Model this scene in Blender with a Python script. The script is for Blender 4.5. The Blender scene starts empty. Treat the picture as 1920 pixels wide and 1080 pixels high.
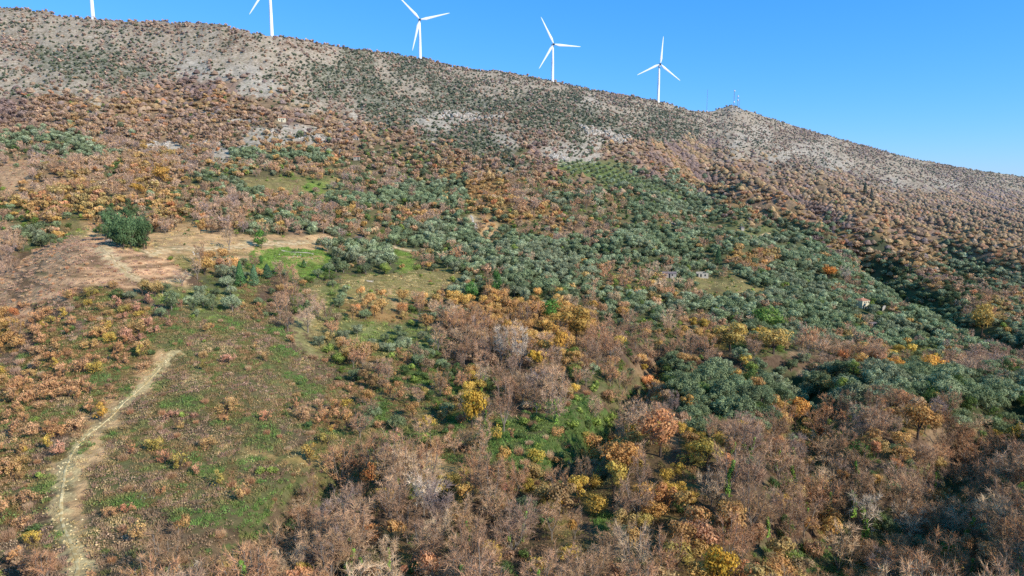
import bpy, math, random
import numpy as np
from mathutils import Vector, Matrix
random.seed(7); rng = np.random.default_rng(7)
sc = bpy.context.scene
COL = sc.collection
TH = math.radians(8.5); CT, ST = math.cos(TH), math.sin(TH); F = 1280.0

# ------------------------------------------------------------------ helpers
def lin(c):
    c = c / 255.0
    return c / 12.92 if c <= 0.04045 else ((c + 0.055) / 1.055) ** 2.4
def C(h, k=1.0):
    return (lin(int(h[0:2], 16)) * k, lin(int(h[2:4], 16)) * k, lin(int(h[4:6], 16)) * k)

def _hash(ix, iy, seed):
    n = (ix.astype(np.int64) * 374761393 + iy.astype(np.int64) * 668265263 + seed * 974634777) & 0xffffffff
    n = ((n ^ (n >> 13)) * 1274126177) & 0xffffffff
    n = (n ^ (n >> 16)) & 0xffffffff
    return n / 4294967295.0
def vnoise(x, y, seed=0):
    ix = np.floor(x); iy = np.floor(y); fx = x - ix; fy = y - iy
    fx = fx * fx * (3 - 2 * fx); fy = fy * fy * (3 - 2 * fy)
    a = _hash(ix, iy, seed); b = _hash(ix + 1, iy, seed); c = _hash(ix, iy + 1, seed); d = _hash(ix + 1, iy + 1, seed)
    return (a * (1 - fx) + b * fx) * (1 - fy) + (c * (1 - fx) + d * fx) * fy
def fbm(x, y, seed=0, o=4):
    s = 0; a = 0.5; t = 0
    for i in range(o):
        s = s + a * vnoise(x * 2 ** i, y * 2 ** i, seed + i * 17); t += a; a *= 0.5
    return s / t          # 0..1

# ------------------------------------------------------------------ terrain
def py2t(py):
    v = (540 - np.asarray(py, float)) / F          # up/depth
    return (v * CT - ST) / (CT + v * ST)           # z / y
def t2py(t):
    return 540 - F * (ST + t * CT) / (CT - t * ST)
COLS = {
 -300: [(90,1090),(125,890),(160,740),(200,640),(260,545),(330,450),(430,370),(560,290),(700,200),(850,80),(930,-10)],
 0:    [(90,1110),(125,910),(160,765),(200,655),(240,575),(300,490),(380,410),(480,335),(620,260),(760,170),(870,75),(920,12)],
 160:  [(90,1110),(125,905),(160,755),(200,630),(235,540),(275,465),(360,420),(460,345),(600,270),(740,185),(860,90),(910,33)],
 320:  [(90,1115),(130,890),(165,745),(205,615),(245,535),(300,460),(380,410),(480,350),(620,280),(780,195),(880,100),(920,40)],
 640:  [(90,1130),(135,905),(175,775),(225,650),(290,545),(360,470),(450,405),(560,340),(680,275),(800,205),(900,140),(980,88)],
 960:  [(90,1140),(150,880),(200,745),(260,640),(340,545),(450,450),(560,378),(700,297),(850,225),(1000,165),(1115,139)],
 1280: [(90,1140),(150,890),(200,770),(260,675),(340,585),(450,500),(600,415),(760,350),(950,280),(1130,228),(1270,201)],
 1600: [(90,1140),(150,900),(200,790),(260,705),(340,635),(450,570),(600,500),(800,430),(1050,368),(1300,318),(1500,286),(1650,268)],
 1920: [(90,1140),(150,905),(200,805),(260,730),(340,668),(450,615),(600,562),(850,490),(1200,422),(1500,382),(1750,350),(2000,331)],
 2220: [(90,1140),(150,910),(200,815),(260,745),(340,690),(450,640),(600,590),(850,520),(1200,462),(1500,425),(1800,400),(2300,375)],
}
SKY = [(-300,-12),(-100,0),(0,12),(60,20),(172,37),(260,39),(400,45),(455,56),(510,68),(640,88),(700,97),(788,110),(860,126),(900,132),(960,137),(1036,153),
       (1130,172),(1190,182),(1234,190),(1290,206),(1330,211),(1355,206),(1378,202),(1400,207),(1420,214),(1500,240),(1600,268),(1700,295),(1800,315),(1850,322),(1920,332),(2220,375)]
YR = [(-300,930),(0,915),(175,905),(320,900),(510,900),(640,975),(788,1060),(960,1110),(1036,1130),(1234,1230),(1378,1450),(1500,1560),(1600,1650),(1920,2000),(2220,2300)]
colx = np.array(sorted(COLS)); NS = 41
sgrid = np.linspace(0, 1, NS)
G = np.zeros((len(colx), NS)); T0 = np.zeros(len(colx))
for i, cx in enumerate(colx):
    pts = COLS[cx]; Y = np.array([p[0] for p in pts], float); t = py2t([p[1] for p in pts])
    s = np.log(Y / 90) / np.log(Y[-1] / 90)
    # smooth monotone resample
    d = np.diff(t) / np.diff(s); m = np.concatenate([[d[0]], 2 * d[:-1] * d[1:] / np.maximum(d[:-1] + d[1:], 1e-9), [d[-1]]])
    k = np.clip(np.searchsorted(s, sgrid, side='right') - 1, 0, len(s) - 2)
    h = s[k + 1] - s[k]; q = (sgrid - s[k]) / h
    tt = (2*q**3-3*q**2+1)*t[k] + (q**3-2*q**2+q)*h*m[k] + (-2*q**3+3*q**2)*t[k+1] + (q**3-q**2)*h*m[k+1]
    G[i] = (tt - tt[0]) / (tt[-1] - tt[0]); T0[i] = tt[0]
def smooth_interp(x, xp, fp):      # cubic hermite (catmull) in x
    x = np.clip(x, xp[0], xp[-1]); k = np.clip(np.searchsorted(xp, x, side='right') - 1, 0, len(xp) - 2)
    d = np.diff(fp, axis=0) / (np.diff(xp) if fp.ndim == 1 else np.diff(xp)[:, None])
    m = np.concatenate([d[:1], (d[:-1] + d[1:]) / 2, d[-1:]])
    h = (xp[k+1] - xp[k]); q = (x - xp[k]) / h
    if fp.ndim > 1: h = h[:, None]; q = q[:, None]
    return (2*q**3-3*q**2+1)*fp[k] + (q**3-2*q**2+q)*h*m[k] + (-2*q**3+3*q**2)*fp[k+1] + (q**3-q**2)*h*m[k+1]
skx = np.array([p[0] for p in SKY], float); skt = py2t([p[1] for p in SKY])
yrx = np.array([p[0] for p in YR], float); yry = np.array([p[1] for p in YR], float)
ug = np.concatenate([-np.geomspace(2.4, 0.95, 30)[:-1], np.linspace(-0.95, 0.95, 620), np.geomspace(0.95, 2.4, 30)[1:]])
yg = np.concatenate([np.linspace(8, 80, 30)[:-1], np.geomspace(80, 2400, 860), np.geomspace(2400, 14000, 40)[1:]])
NU, NY = len(ug), len(yg)
base = np.zeros((NU, NY)); SS = np.zeros((NU, NY))
sx = lambda px: 960 + (px - 960)
for it in range(1):
    # knots at each u, each s: px depends on t
    px0 = 960 + F * ug / CT
    TT = np.zeros((NU, NS)); YRU = np.zeros(NU)
    for j in range(NS):
        px = px0.copy()
        for r in range(3):
            g = smooth_interp(px, colx.astype(float), G[:, j]); t0 = smooth_interp(px, colx.astype(float), T0)
            ts = np.interp(px, skx, skt); t = t0 + (ts - t0) * g
            px = 960 + F * ug / (CT - t * ST)
        TT[:, j] = t
        if j == NS - 1: YRU = smooth_interp(px, yrx, yry)
    for i in range(NU):
        s = np.log(yg / 90) / np.log(YRU[i] / 90); SS[i] = s
        t = np.interp(s, sgrid, TT[i]); z = t * yg
        zr = TT[i, -1] * YRU[i]
        far = yg > YRU[i]; dd = yg - YRU[i]
        z = np.where(far, np.maximum(zr - dd * 0.10 - dd * dd * 0.0006, -170), z)
        z90 = TT[i, 0] * 90
        z = np.where(yg < 90, z90 - (90 - yg) * 0.12, z)
        base[i] = z
X = ug[:, None] * yg[None, :]; Yv = np.repeat(yg[None, :], NU, 0)
def sm(a, b, x): q = np.clip((x - a) / (b - a), 0, 1); return q * q * (3 - 2 * q)
def seg_dist(x, y, pl):
    best = np.full(np.shape(x), 1e9)
    for (ax, ay), (bx, by) in zip(pl[:-1], pl[1:]):
        vx, vy = bx - ax, by - ay; L = vx * vx + vy * vy + 1e-9
        q = np.clip(((x - ax) * vx + (y - ay) * vy) / L, 0, 1)
        best = np.minimum(best, np.hypot(x - ax - q * vx, y - ay - q * vy))
    return best
H = base.copy()
def T_of(): return H / yg[None, :]
def hit(px, py):
    """world point on the terrain seen at a photograph pixel"""
    t = float(py2t(py)); u = (px - 960) / F * (CT - t * ST)
    fi = np.interp(u, ug, np.arange(NU)); i = int(min(fi, NU - 2)); f = fi - i
    col = (H[i] * (1 - f) + H[i + 1] * f); tc = col / yg
    m = (yg > 60) & (tc >= t); k = int(np.argmax(m))
    if not m.any(): k = int(np.argmax(np.where(yg > 200, tc, -9)))
    if k > 0 and m.any():
        a, b = tc[k - 1], tc[k]; q = (t - a) / (b - a + 1e-12); q = min(max(q, 0), 1)
        Y = yg[k - 1] * (1 - q) + yg[k] * q
    else: Y = yg[k]
    return (u * Y, Y, float(zat(u * Y, Y)))
def zat(x, y):
    x = np.asarray(x, float); y = np.asarray(y, float); u = x / y
    fi = np.clip(np.interp(u, ug, np.arange(NU)), 0, NU - 1.001); fj = np.clip(np.interp(y, yg, np.arange(NY)), 0, NY - 1.001)
    i = fi.astype(int); j = fj.astype(int); a = fi - i; b = fj - j
    return (H[i, j]*(1-a)+H[i+1, j]*a)*(1-b) + (H[i, j+1]*(1-a)+H[i+1, j+1]*a)*b
def sat(x, y):
    u = x / y; fi = np.clip(np.interp(u, ug, np.arange(NU)), 0, NU - 1.001).astype(int)
    return np.log(y / 90) / np.log(YRU[fi] / 90)
def project(x, y, z):
    d = y * CT - z * ST
    return 960 + F * x / d, 540 - F * (y * ST + z * CT) / d
def W(*pts): return [hit(*p)[:2] for p in pts]
# relief: ribs on the far right slope, gullies, mound, general roughness
fade = 1 - sm(0.90, 1.0, SS)
rel = (fbm(X / 55, Yv / 55, 3, 3) - .5) * 9 * sm(100, 260, Yv) * sm(1.02, .8, SS)
rel += (fbm(X / 85 + 7, Yv / 60, 13, 2) - .5) * 22 * sm(330, 520, Yv) * sm(.9, .6, SS)
rel += (fbm(X / 10, Yv / 10, 19, 3) - .5) * 7 * sm(.75, .97, SS) * sm(1.08, 1.0, SS)
rel += (fbm(X / 14, Yv / 14, 9, 3) - .5) * 2.4 * sm(80, 120, Yv)
rel += (fbm(X / 120, Yv / 120, 31, 2) - .5) * 16 * sm(480, 800, Yv) * fade
sr = X * .87 + Yv * .5 + (fbm(X / 130, Yv / 130, 5, 2) - .5) * 90
rib = 1 - np.abs(((sr / 82) % 1.0) * 2 - 1)
rel += (rib ** .9 - .5) * 32 * sm(0.18, 0.36, ug)[:, None] * sm(560, 760, Yv) * (1 - sm(0.80, 0.97, SS))
def gully(pts, depth, w):
    global rel
    d = seg_dist(X, Yv, W(*pts)); rel -= depth * np.exp(-(d / w) ** 2)
def bump(px, py, h, w):
    global rel
    a = hit(px, py); rel += h * np.exp(-((X - a[0]) ** 2 + (Yv - a[1]) ** 2) / w ** 2)
gully([(1590,445),(1640,490),(1700,540),(1760,580),(1930,640)], 30, 24)
gully([(1640,430),(1800,500),(1960,540)], 18, 20)
gully([(2050,640),(1880,660),(1700,690),(1400,692),(1225,700)], 5, 9)
gully([(640,880),(560,960),(440,1060)], 3.0, 6)
gully([(1960,800),(1800,860),(1700,960)], 4, 9)
gully([(1240,690),(1120,810),(1080,880)], 3.5, 8)
gully([(1500,700),(1540,830),(1570,950),(1560,1090)], 11, 10)
gully([(1920,760),(1800,850),(1740,960),(1800,1090)], 12, 10)
gully([(1240,650),(1180,740),(1115,830),(1085,880)], 11, 7)
gully([(640,880),(560,960),(440,1070)], 7, 8)
gully([(-20,500),(60,455),(120,425)], 6, 12)
bump(1330, 900, 6, 18); bump(1680, 900, 4, 12)
bump(195, 480, 6.5, 36); bump(60, 640, 2.5, 20); bump(1150, 860, 2.5, 16)
bump(1378, 208, 7, 40)
H = H + rel

# ------------------------------------------------------------------ region map (what grows where), 60 x 36 cells
R_ = [l.split() for l in '''
QQQQQQQQQQQQQQQQQQQQ QQQQQQQQQQQQQQQQQQQQ RRRRRRRRRRRRRRRRRRRR
RRRRRQQQQQQQQQQQQQQQ QQQQQQQQQQQQQQQQQQQQ RRRRRRRRRRRRRRRRRRRR
QQRRRRRRRRRRRQQRQQQQ QQQQQQQQQQQQQQQQQQQQ RRRRRRRRRRRRRRRRRRRR
RQGGGGGQQRRRRRRRRRRR GGRGGQQQQQQQQQQQQQQQ RRRRRRRRRRRRRRRRRRRR
RRRRGGGGGRrrrrrRRRGG GGRGGGRRRRRQQQQQQQQQ RRRRRRRRRRRRRRRRRRRR
RRRRRRQQQPPPPPrrRRGG RGGRRGGGRRRRRRRQQQQQ RRRRRRRRRRRRRRRRRRRR
PPBBBRBOOBBOOBBBBRRQ RGGGGGGGGGGGGGrRRRRR RRRRRRRRRRRRRRRRRRRR
PPPBOBBBBBBBBBBBBPBB rQGGrrrrQQGGGGGGRRGG RRRRRRRRRRRRRRRRRRRR
BBBVVBBBBBBBBBrrrrrB BBBBGGGGGrQQQGrrGGGG GRRrrQQQRRRRRRRRRRRR
VVVVVVBBBrrBrrrOOOOO BVVVVMBGGGMPrrrBBBPP PPQRRrrrrRQQRRRRRRRR
HHBBBBMOOOBBMMVVMBMM MVVMMVOBBGGBBvvvvPBB BBPPPQQRrrRRRRRQRRRR
HHBBOBBBOBBMMVVtFFFt VMVVVVOOOOBBVBBvVVVV OPBPPPPBBPQQrRRrQRRR
MOOOOOMOOOMMMPVVMMMV VVMVVVVOOOBBVVVMMVVV VVBOPPBBPPPPPPPBPPPP
MMOOMODDDOOMBMMDMMPM OMMMOBVMOOOOOMVMMVVV VVMVBOOPPPPPPBPBBPPP
HtVMtEMDDBEEBBMVMPVB MBMVVVVVEVMMBBBBVVVV VvvtVVVVVOBOPPPPOBBP
PVVHHHHtMEEEEEEFEEEV VVVEMVMVVVVVVVVVVVVV VMVVVVVVOODDOOOVBPBB
PbMHHHHHHHttOOvFFFFV VVVFMMVVVVVVVVVVVVVV VVVOMVVVVVODDOOVVVOO
HHHHHHHHHHHbVVvMbMMM MMMttttMMVVVVVVMVMMM VMtVVVVVVVVVDDBODDVV
HHHHoooMMvvvvvobbMtv tttEEEVVVVVVVVVMVVMM MttVVVVVVMVVVVDDDOOO
BHMLoooooLgvvgoobPtv OOOOMOOOOOMVDMMVDVMV VVVVDDVVVVVVMVVVBOOD
OMooLoooooggoggggbtM vvvMBBbOOOOOOOODVMVM BBVVVVVVVVMVVVVVVVVV
OMooooooogggggoggbtM vvMvbbbbbbOOOObbbMMM MYYMYMVVMMVVVvvVVVVV
MooooooooEggogogggbM MOMoMMbbbbbYOMbbbbbb OBBBMMBBPPOOYYYBPPPP
oLooooooEgggogggggbb MMoMLOMbbbbbbMMLoBbV VPPVVVVPVVVVVVPPPPPM
ooooooogEggggggggggo ooMggMLYbbbbbbbMMBOM VVVVVVVVVVVVVVVVVVVV
ooogooEgggggooggogbo oMLoYMoYbbbbLLLbMMOB VLVVVOOVVVVbOOOVVVVV
oogooEEgggbbggggbgoo gMgggMLMoLLLLLLLMbBB VVVVBOMOObbbYOBbVVVY
gooboEgogggbgggggbog MgLgMMoMLLLbbLLLbboB YYVbbOMMOLObbbBbbMVY
ooboEEgggogoggtggtoo MoEEEEoMLLLYYLLbbYob bYbbbMMMbbLOMObbbMYb
oogEEgggggLggogbbggg MObboEEoYLLLMoYYYYOb obbbbbMMbbbbMMMbbbbM
ogggEgggbgoggoggggog MObbbbYYOMYOMOYYYYob obbbbMbbbbbMbbbMMbbb
obobEgggoggbgggggbgL bbbbbbYbbMbYYbYYbYYb bbbbObMMbbbbbbMMbbMM
obbEEbggbbggggggbbbb bbbbbbbbbbMbOObLbbOO bObbbbbbbMbMbbbMbbbb
bobgEgbbgbbbLLggbbbb bbbbMbMbbbbbOObLOOOb bbMbbbbbOMbMMbbLbbMb
bbobEgobbbMLLgbbbbbb bbbObbbbMbbbbYYbMYMM YYObMbbMLMMLMbbLDbbM
bbbbEbbbbbbbMMbbbbbb bbbObbbbbMbYbbYMbMMM OYMbOOMLMLMbbMbbbbbb
'''.strip().split('\n')]
RMAP = [''.join(r) for r in R_]
RMAP = [list(r) for r in RMAP]
for i_ in range(36):
    for j_ in range(60):
        if 8 <= i_ <= 13 and j_ < 29 and RMAP[i_][j_] == 'V': RMAP[i_][j_] = 'W'
        if 18 <= i_ <= 22 and 26 <= j_ <= 35 and RMAP[i_][j_] in 'O': RMAP[i_][j_] = 'A'
        if i_ >= 24 and 5 <= j_ <= 19 and (j_ - 5) * 30 < (38 - i_) * 34 and RMAP[i_][j_] == 'b': RMAP[i_][j_] = 'n'
RMAP = [''.join(r) for r in RMAP]
assert len(RMAP) == 36 and all(len(r) == 60 for r in RMAP), [(i, len(r)) for i, r in enumerate(RMAP) if len(r) != 60]
CODES = sorted(set(''.join(RMAP)) | set('UZpnAWV')); CI = {c: i for i, c in enumerate(CODES)}
RM = np.array([[CI[c] for c in r] for r in RMAP])
GCOL = {'U': C('4a4e34'), 'Z': C('6e5a3e'), 'p': C('72604e'), 'A': C('86683f'), 'W': C('6d6546'), 'n': C('6e5e48'), 'R': C('a2927a'), 'Q': C('8a7862'), 'r': C('aa9e8a'), 'G': C('67674f'), 'P': C('9a7e68'), 'B': C('987e60'), 'O': C('987a50'),
        'V': C('5c6042'), 'v': C('76784a'), 'D': C('4a5036'), 'M': C('6f6a48'), 'g': C('6b6a44'), 'o': C('76683f'), 'H': C('bd9872'),
        'E': C('cfa878'), 'F': C('76883f'), 't': C('8c8052'), 'Y': C('77683c'), 'b': C('6c5846'), 'L': C('57683a')}
GC = np.array([GCOL[c] for c in CODES])
def inpoly(x, y, P):
    c = np.zeros(np.shape(x), bool); n = len(P)
    for i in range(n):
        (x0, y0), (x1, y1) = P[i], P[(i + 1) % n]
        if y0 == y1: continue
        c ^= ((y0 > y) != (y1 > y)) & (x < (x1 - x0) * (y - y0) / (y1 - y0) + x0)
    return c
OVER = [   # (polygon seen in the photograph, classes replaced, new class)
 ([(615,366),(720,372),(725,352),(870,335),(885,385),(760,394),(620,387)], None, 'V'), ([(738,425),(885,420),(892,440),(800,472),(742,462)], None, 'V'), ([(828,478),(950,474),(955,504),(822,507)], None, 'V'),
 ([(580,505),(612,466),(700,458),(748,480),(735,502),(600,524)], None, 'V'), ([(430,288),(620,288),(622,307),(430,304)], None, 'V'), ([(0,255),(100,248),(170,258),(168,278),(235,290),(225,302),(120,300),(60,278),(0,278)], None, 'V'),
 ([(420,350),(500,348),(502,374),(445,374)], None, 'V'), ([(370,330),(440,335),(432,351),(365,346)], None, 'V'), ([(960,340),(1040,330),(1120,345),(1100,372),(980,368)], None, 'M'),
 ([(1235,682),(1330,697),(1500,702),(1620,702),(1760,706),(1960,730),(1960,806),(1760,776),(1680,758),(1600,778),(1540,768),(1440,762),(1400,805),(1330,805),(1250,765)], None, 'U'),
 ([(1090,632),(1230,655),(1420,668),(1650,672),(1650,690),(1400,692),(1240,684),(1100,668)], None, 'b'),
 ([(1110,800),(1250,845),(1340,990),(1500,1100),(1250,1100),(1180,960),(1050,885)], None, 'Z'), ([(840,560),(950,570),(1090,590),(1100,640),(1050,670),(1000,630),(860,612)], None, 'A'),
 ([(330,630),(520,560),(560,600),(640,850),(662,880),(560,970),(425,1100),(150,1100),(130,880),(210,780)], 'bBMLPV', 'n'), ([(-40,560),(330,560),(320,660),(120,860),(135,1100),(-40,1100)], 'bBMPLV', 'p'),
 ([(520,640),(840,690),(960,760),(900,860),(640,860),(540,700)], 'bBPV', 'n'), ([(60,470),(190,445),(350,505),(300,545),(180,540),(60,560),(0,600),(0,540)], None, 'H'),
 ([(1295,520),(1400,523),(1445,548),(1420,558),(1310,554)], None, 't'), ([(1375,424),(1500,428),(1440,446),(1385,442)], None, 'v'), ([(1225,402),(1300,412),(1290,432),(1205,426)], None, 'M'),
 ([(738,463),(778,475),(772,507),(732,497)], None, 'F'), ([(470,462),(600,468),(645,495),(590,520),(500,514),(455,492)], None, 'F'), ([(640,518),(830,508),(855,545),(790,566),(650,562)], None, 't'),
 ([(270,440),(420,441),(640,443),(660,460),(470,466),(450,505),(380,482),(280,482)], None, 'E'), ([(1375,468),(1465,478),(1445,502),(1365,497)], None, 'O'), ([(1130,500),(1230,490),(1262,520),(1200,560),(1120,540)], None, 'M'),
 ([(985,778),(1130,770),(1168,800),(1112,868),(1000,880),(955,830)], None, 'L'), ([(1120,700),(1180,690),(1220,740),(1170,790),(1130,760)], None, 'M'), ([(850,690),(930,700),(960,790),(900,850),(700,860),(690,790)], 'b', 'M'),
 ([(450,335),(570,338),(580,362),(460,358)], None, 't'), ([(1060,395),(1110,380),(1190,400),(1180,425),(1080,425)], None, 'M'), ([(660,640),(780,600),(850,640),(800,670),(690,665)], None, 'v'),
]
def over(px, py, out):
    for P, old, new in OVER:
        x = px + (vnoise(px / 11, py / 9, 81) - .5) * 22; y = py + (vnoise(px / 11, py / 9, 82) - .5) * 12
        m = inpoly(x, y, P)
        if old: m &= np.isin(out, [CI[c] for c in old])
        out = np.where(m, CI[new], out)
    return out
def region(px, py, soft=0.0):
    n = len(px)
    wx = (fbm(px / 46, py / 34, 71, 4) - .5) * 46; wy = (fbm(px / 46, py / 34, 72, 4) - .5) * 34
    if soft: wx = wx + rng.uniform(-soft, soft, n); wy = wy + rng.uniform(-soft, soft, n) * .8
    i = np.clip(((py + wy) / 30).astype(int), 0, 35); j = np.clip(((px + wx) / 32).astype(int), 0, 59)
    return over(px, py, RM[i, j])
def region_col(px, py):
    wx = (fbm(px / 46, py / 34, 71, 4) - .5) * 46; wy = (fbm(px / 46, py / 34, 72, 4) - .5) * 34
    fi = np.clip((py + wy) / 30 - .5, 0, 34.999); fj = np.clip((px + wx) / 32 - .5, 0, 58.999)
    i = fi.astype(int); j = fj.astype(int); a = sm(.2, .8, fi - i)[:, None]; b = sm(.2, .8, fj - j)[:, None]
    c = (GC[RM[i, j]]*(1-a)+GC[RM[i+1, j]]*a)*(1-b) + (GC[RM[i, j+1]]*(1-a)+GC[RM[i+1, j+1]]*a)*b
    o0 = RM[np.clip((py / 30).astype(int), 0, 35), np.clip((px / 32).astype(int), 0, 59)]; o1 = over(px, py, o0); m = (o1 != o0)[:, None]
    return np.where(m, GC[o1], c)

# ------------------------------------------------------------------ materials
def new_mat(name):
    m = bpy.data.materials.new(name); m.use_nodes = True; nt = m.node_tree; nt.nodes.clear()
    return m, nt, nt.nodes.new('ShaderNodeOutputMaterial')
def N(nt, t, **kw):
    n = nt.nodes.new(t)
    for k, v in kw.items(): setattr(n, k, v)
    return n
def math_(nt, op, a, b=None):
    n = N(nt, 'ShaderNodeMath', operation=op)
    for i, v in enumerate((a, b)):
        if v is None: continue
        if isinstance(v, (int, float)): n.inputs[i].default_value = v
        else: nt.links.new(v, n.inputs[i])
    return n.outputs[0]
def mixc(nt, f, a, b, blend='MIX'):
    n = N(nt, 'ShaderNodeMix', data_type='RGBA', blend_type=blend); n.clamp_factor = True
    for s, v in ((0, f), (6, a), (7, b)):
        if isinstance(v, (int, float)): n.inputs[s].default_value = v
        elif isinstance(v, tuple): n.inputs[s].default_value = (*v, 1)[:4]
        else: nt.links.new(v, n.inputs[s])
    return n.outputs[2]
def foliage_mat(name, trans=0.3, gloss=0.0):
    m, nt, out = new_mat(name); L = nt.links.new
    tint = N(nt, 'ShaderNodeAttribute', attribute_type='INSTANCER', attribute_name='tint')
    var = N(nt, 'ShaderNodeAttribute', attribute_type='GEOMETRY', attribute_name='var')
    geo = N(nt, 'ShaderNodeNewGeometry')
    no = N(nt, 'ShaderNodeTexNoise'); no.inputs['Scale'].default_value = 0.9; no.inputs['Detail'].default_value = 2
    L(geo.outputs['Position'], no.inputs['Vector'])
    f = math_(nt, 'MULTIPLY_ADD', no.outputs['Fac'], 0.55); f.node.inputs[2].default_value = 0.72
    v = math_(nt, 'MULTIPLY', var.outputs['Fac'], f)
    hs = N(nt, 'ShaderNodeHueSaturation'); L(tint.outputs['Color'], hs.inputs['Color'])
    hv = math_(nt, 'MULTIPLY_ADD', no.outputs['Fac'], 0.05); hv.node.inputs[2].default_value = 0.475
    L(hv, hs.inputs['Hue'])
    vm = N(nt, 'ShaderNodeVectorMath', operation='SCALE'); L(hs.outputs['Color'], vm.inputs[0]); L(v, vm.inputs['Scale'])
    d = N(nt, 'ShaderNodeBsdfDiffuse'); L(vm.outputs[0], d.inputs['Color'])
    sh = d.outputs[0]
    if trans:
        t = N(nt, 'ShaderNodeBsdfTranslucent'); L(vm.outputs[0], t.inputs['Color'])
        mx = N(nt, 'ShaderNodeMixShader'); mx.inputs[0].default_value = trans
        L(sh, mx.inputs[1]); L(t.outputs[0], mx.inputs[2]); sh = mx.outputs[0]
    if gloss:
        g = N(nt, 'ShaderNodeBsdfGlossy'); g.inputs['Roughness'].default_value = .45
        mx = N(nt, 'ShaderNodeMixShader'); mx.inputs[0].default_value = gloss
        L(sh, mx.inputs[1]); L(g.outputs[0], mx.inputs[2]); sh = mx.outputs[0]
    L(sh, out.inputs[0]); return m
M_LEAF = foliage_mat('leaf', 0.28); M_OLIVE = foliage_mat('olive_leaf', 0.12, 0.0); M_TWIG = foliage_mat('twig', 0.0); M_GRASS = foliage_mat('grass_blade', 0.3)
def flat_mat(name, col, rough=.8, noise=0.25, scale=2.0, metal=0.0):
    m, nt, out = new_mat(name); L = nt.links.new
    p = N(nt, 'ShaderNodeBsdfPrincipled'); p.inputs['Roughness'].default_value = rough; p.inputs['Metallic'].default_value = metal
    geo = N(nt, 'ShaderNodeTexCoord'); no = N(nt, 'ShaderNodeTexNoise'); no.inputs['Scale'].default_value = scale; no.inputs['Detail'].default_value = 5
    L(geo.outputs['Object'], no.inputs['Vector'])
    f = math_(nt, 'MULTIPLY_ADD', no.outputs['Fac'], 2 * noise); f.node.inputs[2].default_value = 1 - noise
    vm = N(nt, 'ShaderNodeVectorMath', operation='SCALE'); vm.inputs[0].default_value = col; L(f, vm.inputs['Scale'])
    L(vm.outputs[0], p.inputs['Base Color']); L(p.outputs[0], out.inputs[0]); return m
M_BARK = flat_mat('bark', C('8b7f70'), .9, .3, 3); M_DBARK = flat_mat('dark_bark', C('55483c'), .9, .3, 3)
M_WHITE = flat_mat('turbine_paint', (.86, .88, .88), .4, .03, .2); M_DARK = flat_mat('dark_vent', C('3b5f73'), .6, .1, 1)
M_PLASTER = flat_mat('plaster', C('d9cfae'), .9, .12, .8); M_WHITEWASH = flat_mat('whitewash', C('aaa292'), .9, .1, .8)
M_STONE = flat_mat('rubble_stone', C('b3a898'), .95, .35, 1.4); M_PANE = flat_mat('dark_opening', C('3a3a38'), .5, .1, 1)
M_TILE = flat_mat('clay_tile', C('b9805e'), .85, .25, 2.5); M_SHEET = flat_mat('weathered_roof', C('83736e'), .8, .25, 1.2)
M_MAST = flat_mat('mast_steel', C('7d8fa0'), .6, .1, .4); M_DISH = flat_mat('antenna_white', C('d8dde0'), .5, .05, 1)
def rock_mat(name, c1, c2):
    m, nt, out = new_mat(name); L = nt.links.new
    p = N(nt, 'ShaderNodeBsdfDiffuse'); tc = N(nt, 'ShaderNodeNewGeometry')
    n1 = N(nt, 'ShaderNodeTexNoise'); n1.inputs['Scale'].default_value = .6; n1.inputs['Detail'].default_value = 8; L(tc.outputs['Position'], n1.inputs['Vector'])
    r = N(nt, 'ShaderNodeMapRange'); r.inputs[1].default_value = .4; r.inputs[2].default_value = .62; L(n1.outputs['Fac'], r.inputs[0])
    L(mixc(nt, r.outputs[0], c1, c2), p.inputs['Color']); L(p.outputs[0], out.inputs[0]); return m
M_ROCK = rock_mat('pale_limestone', C('857a68'), C('d3c8b8'))
M_DIRT = rock_mat('tan_dirt', C('a98a5e'), C('d9bf96'))
M_PALE = rock_mat('pale_track', C('b89c68'), C('e0cd9c'))

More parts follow.
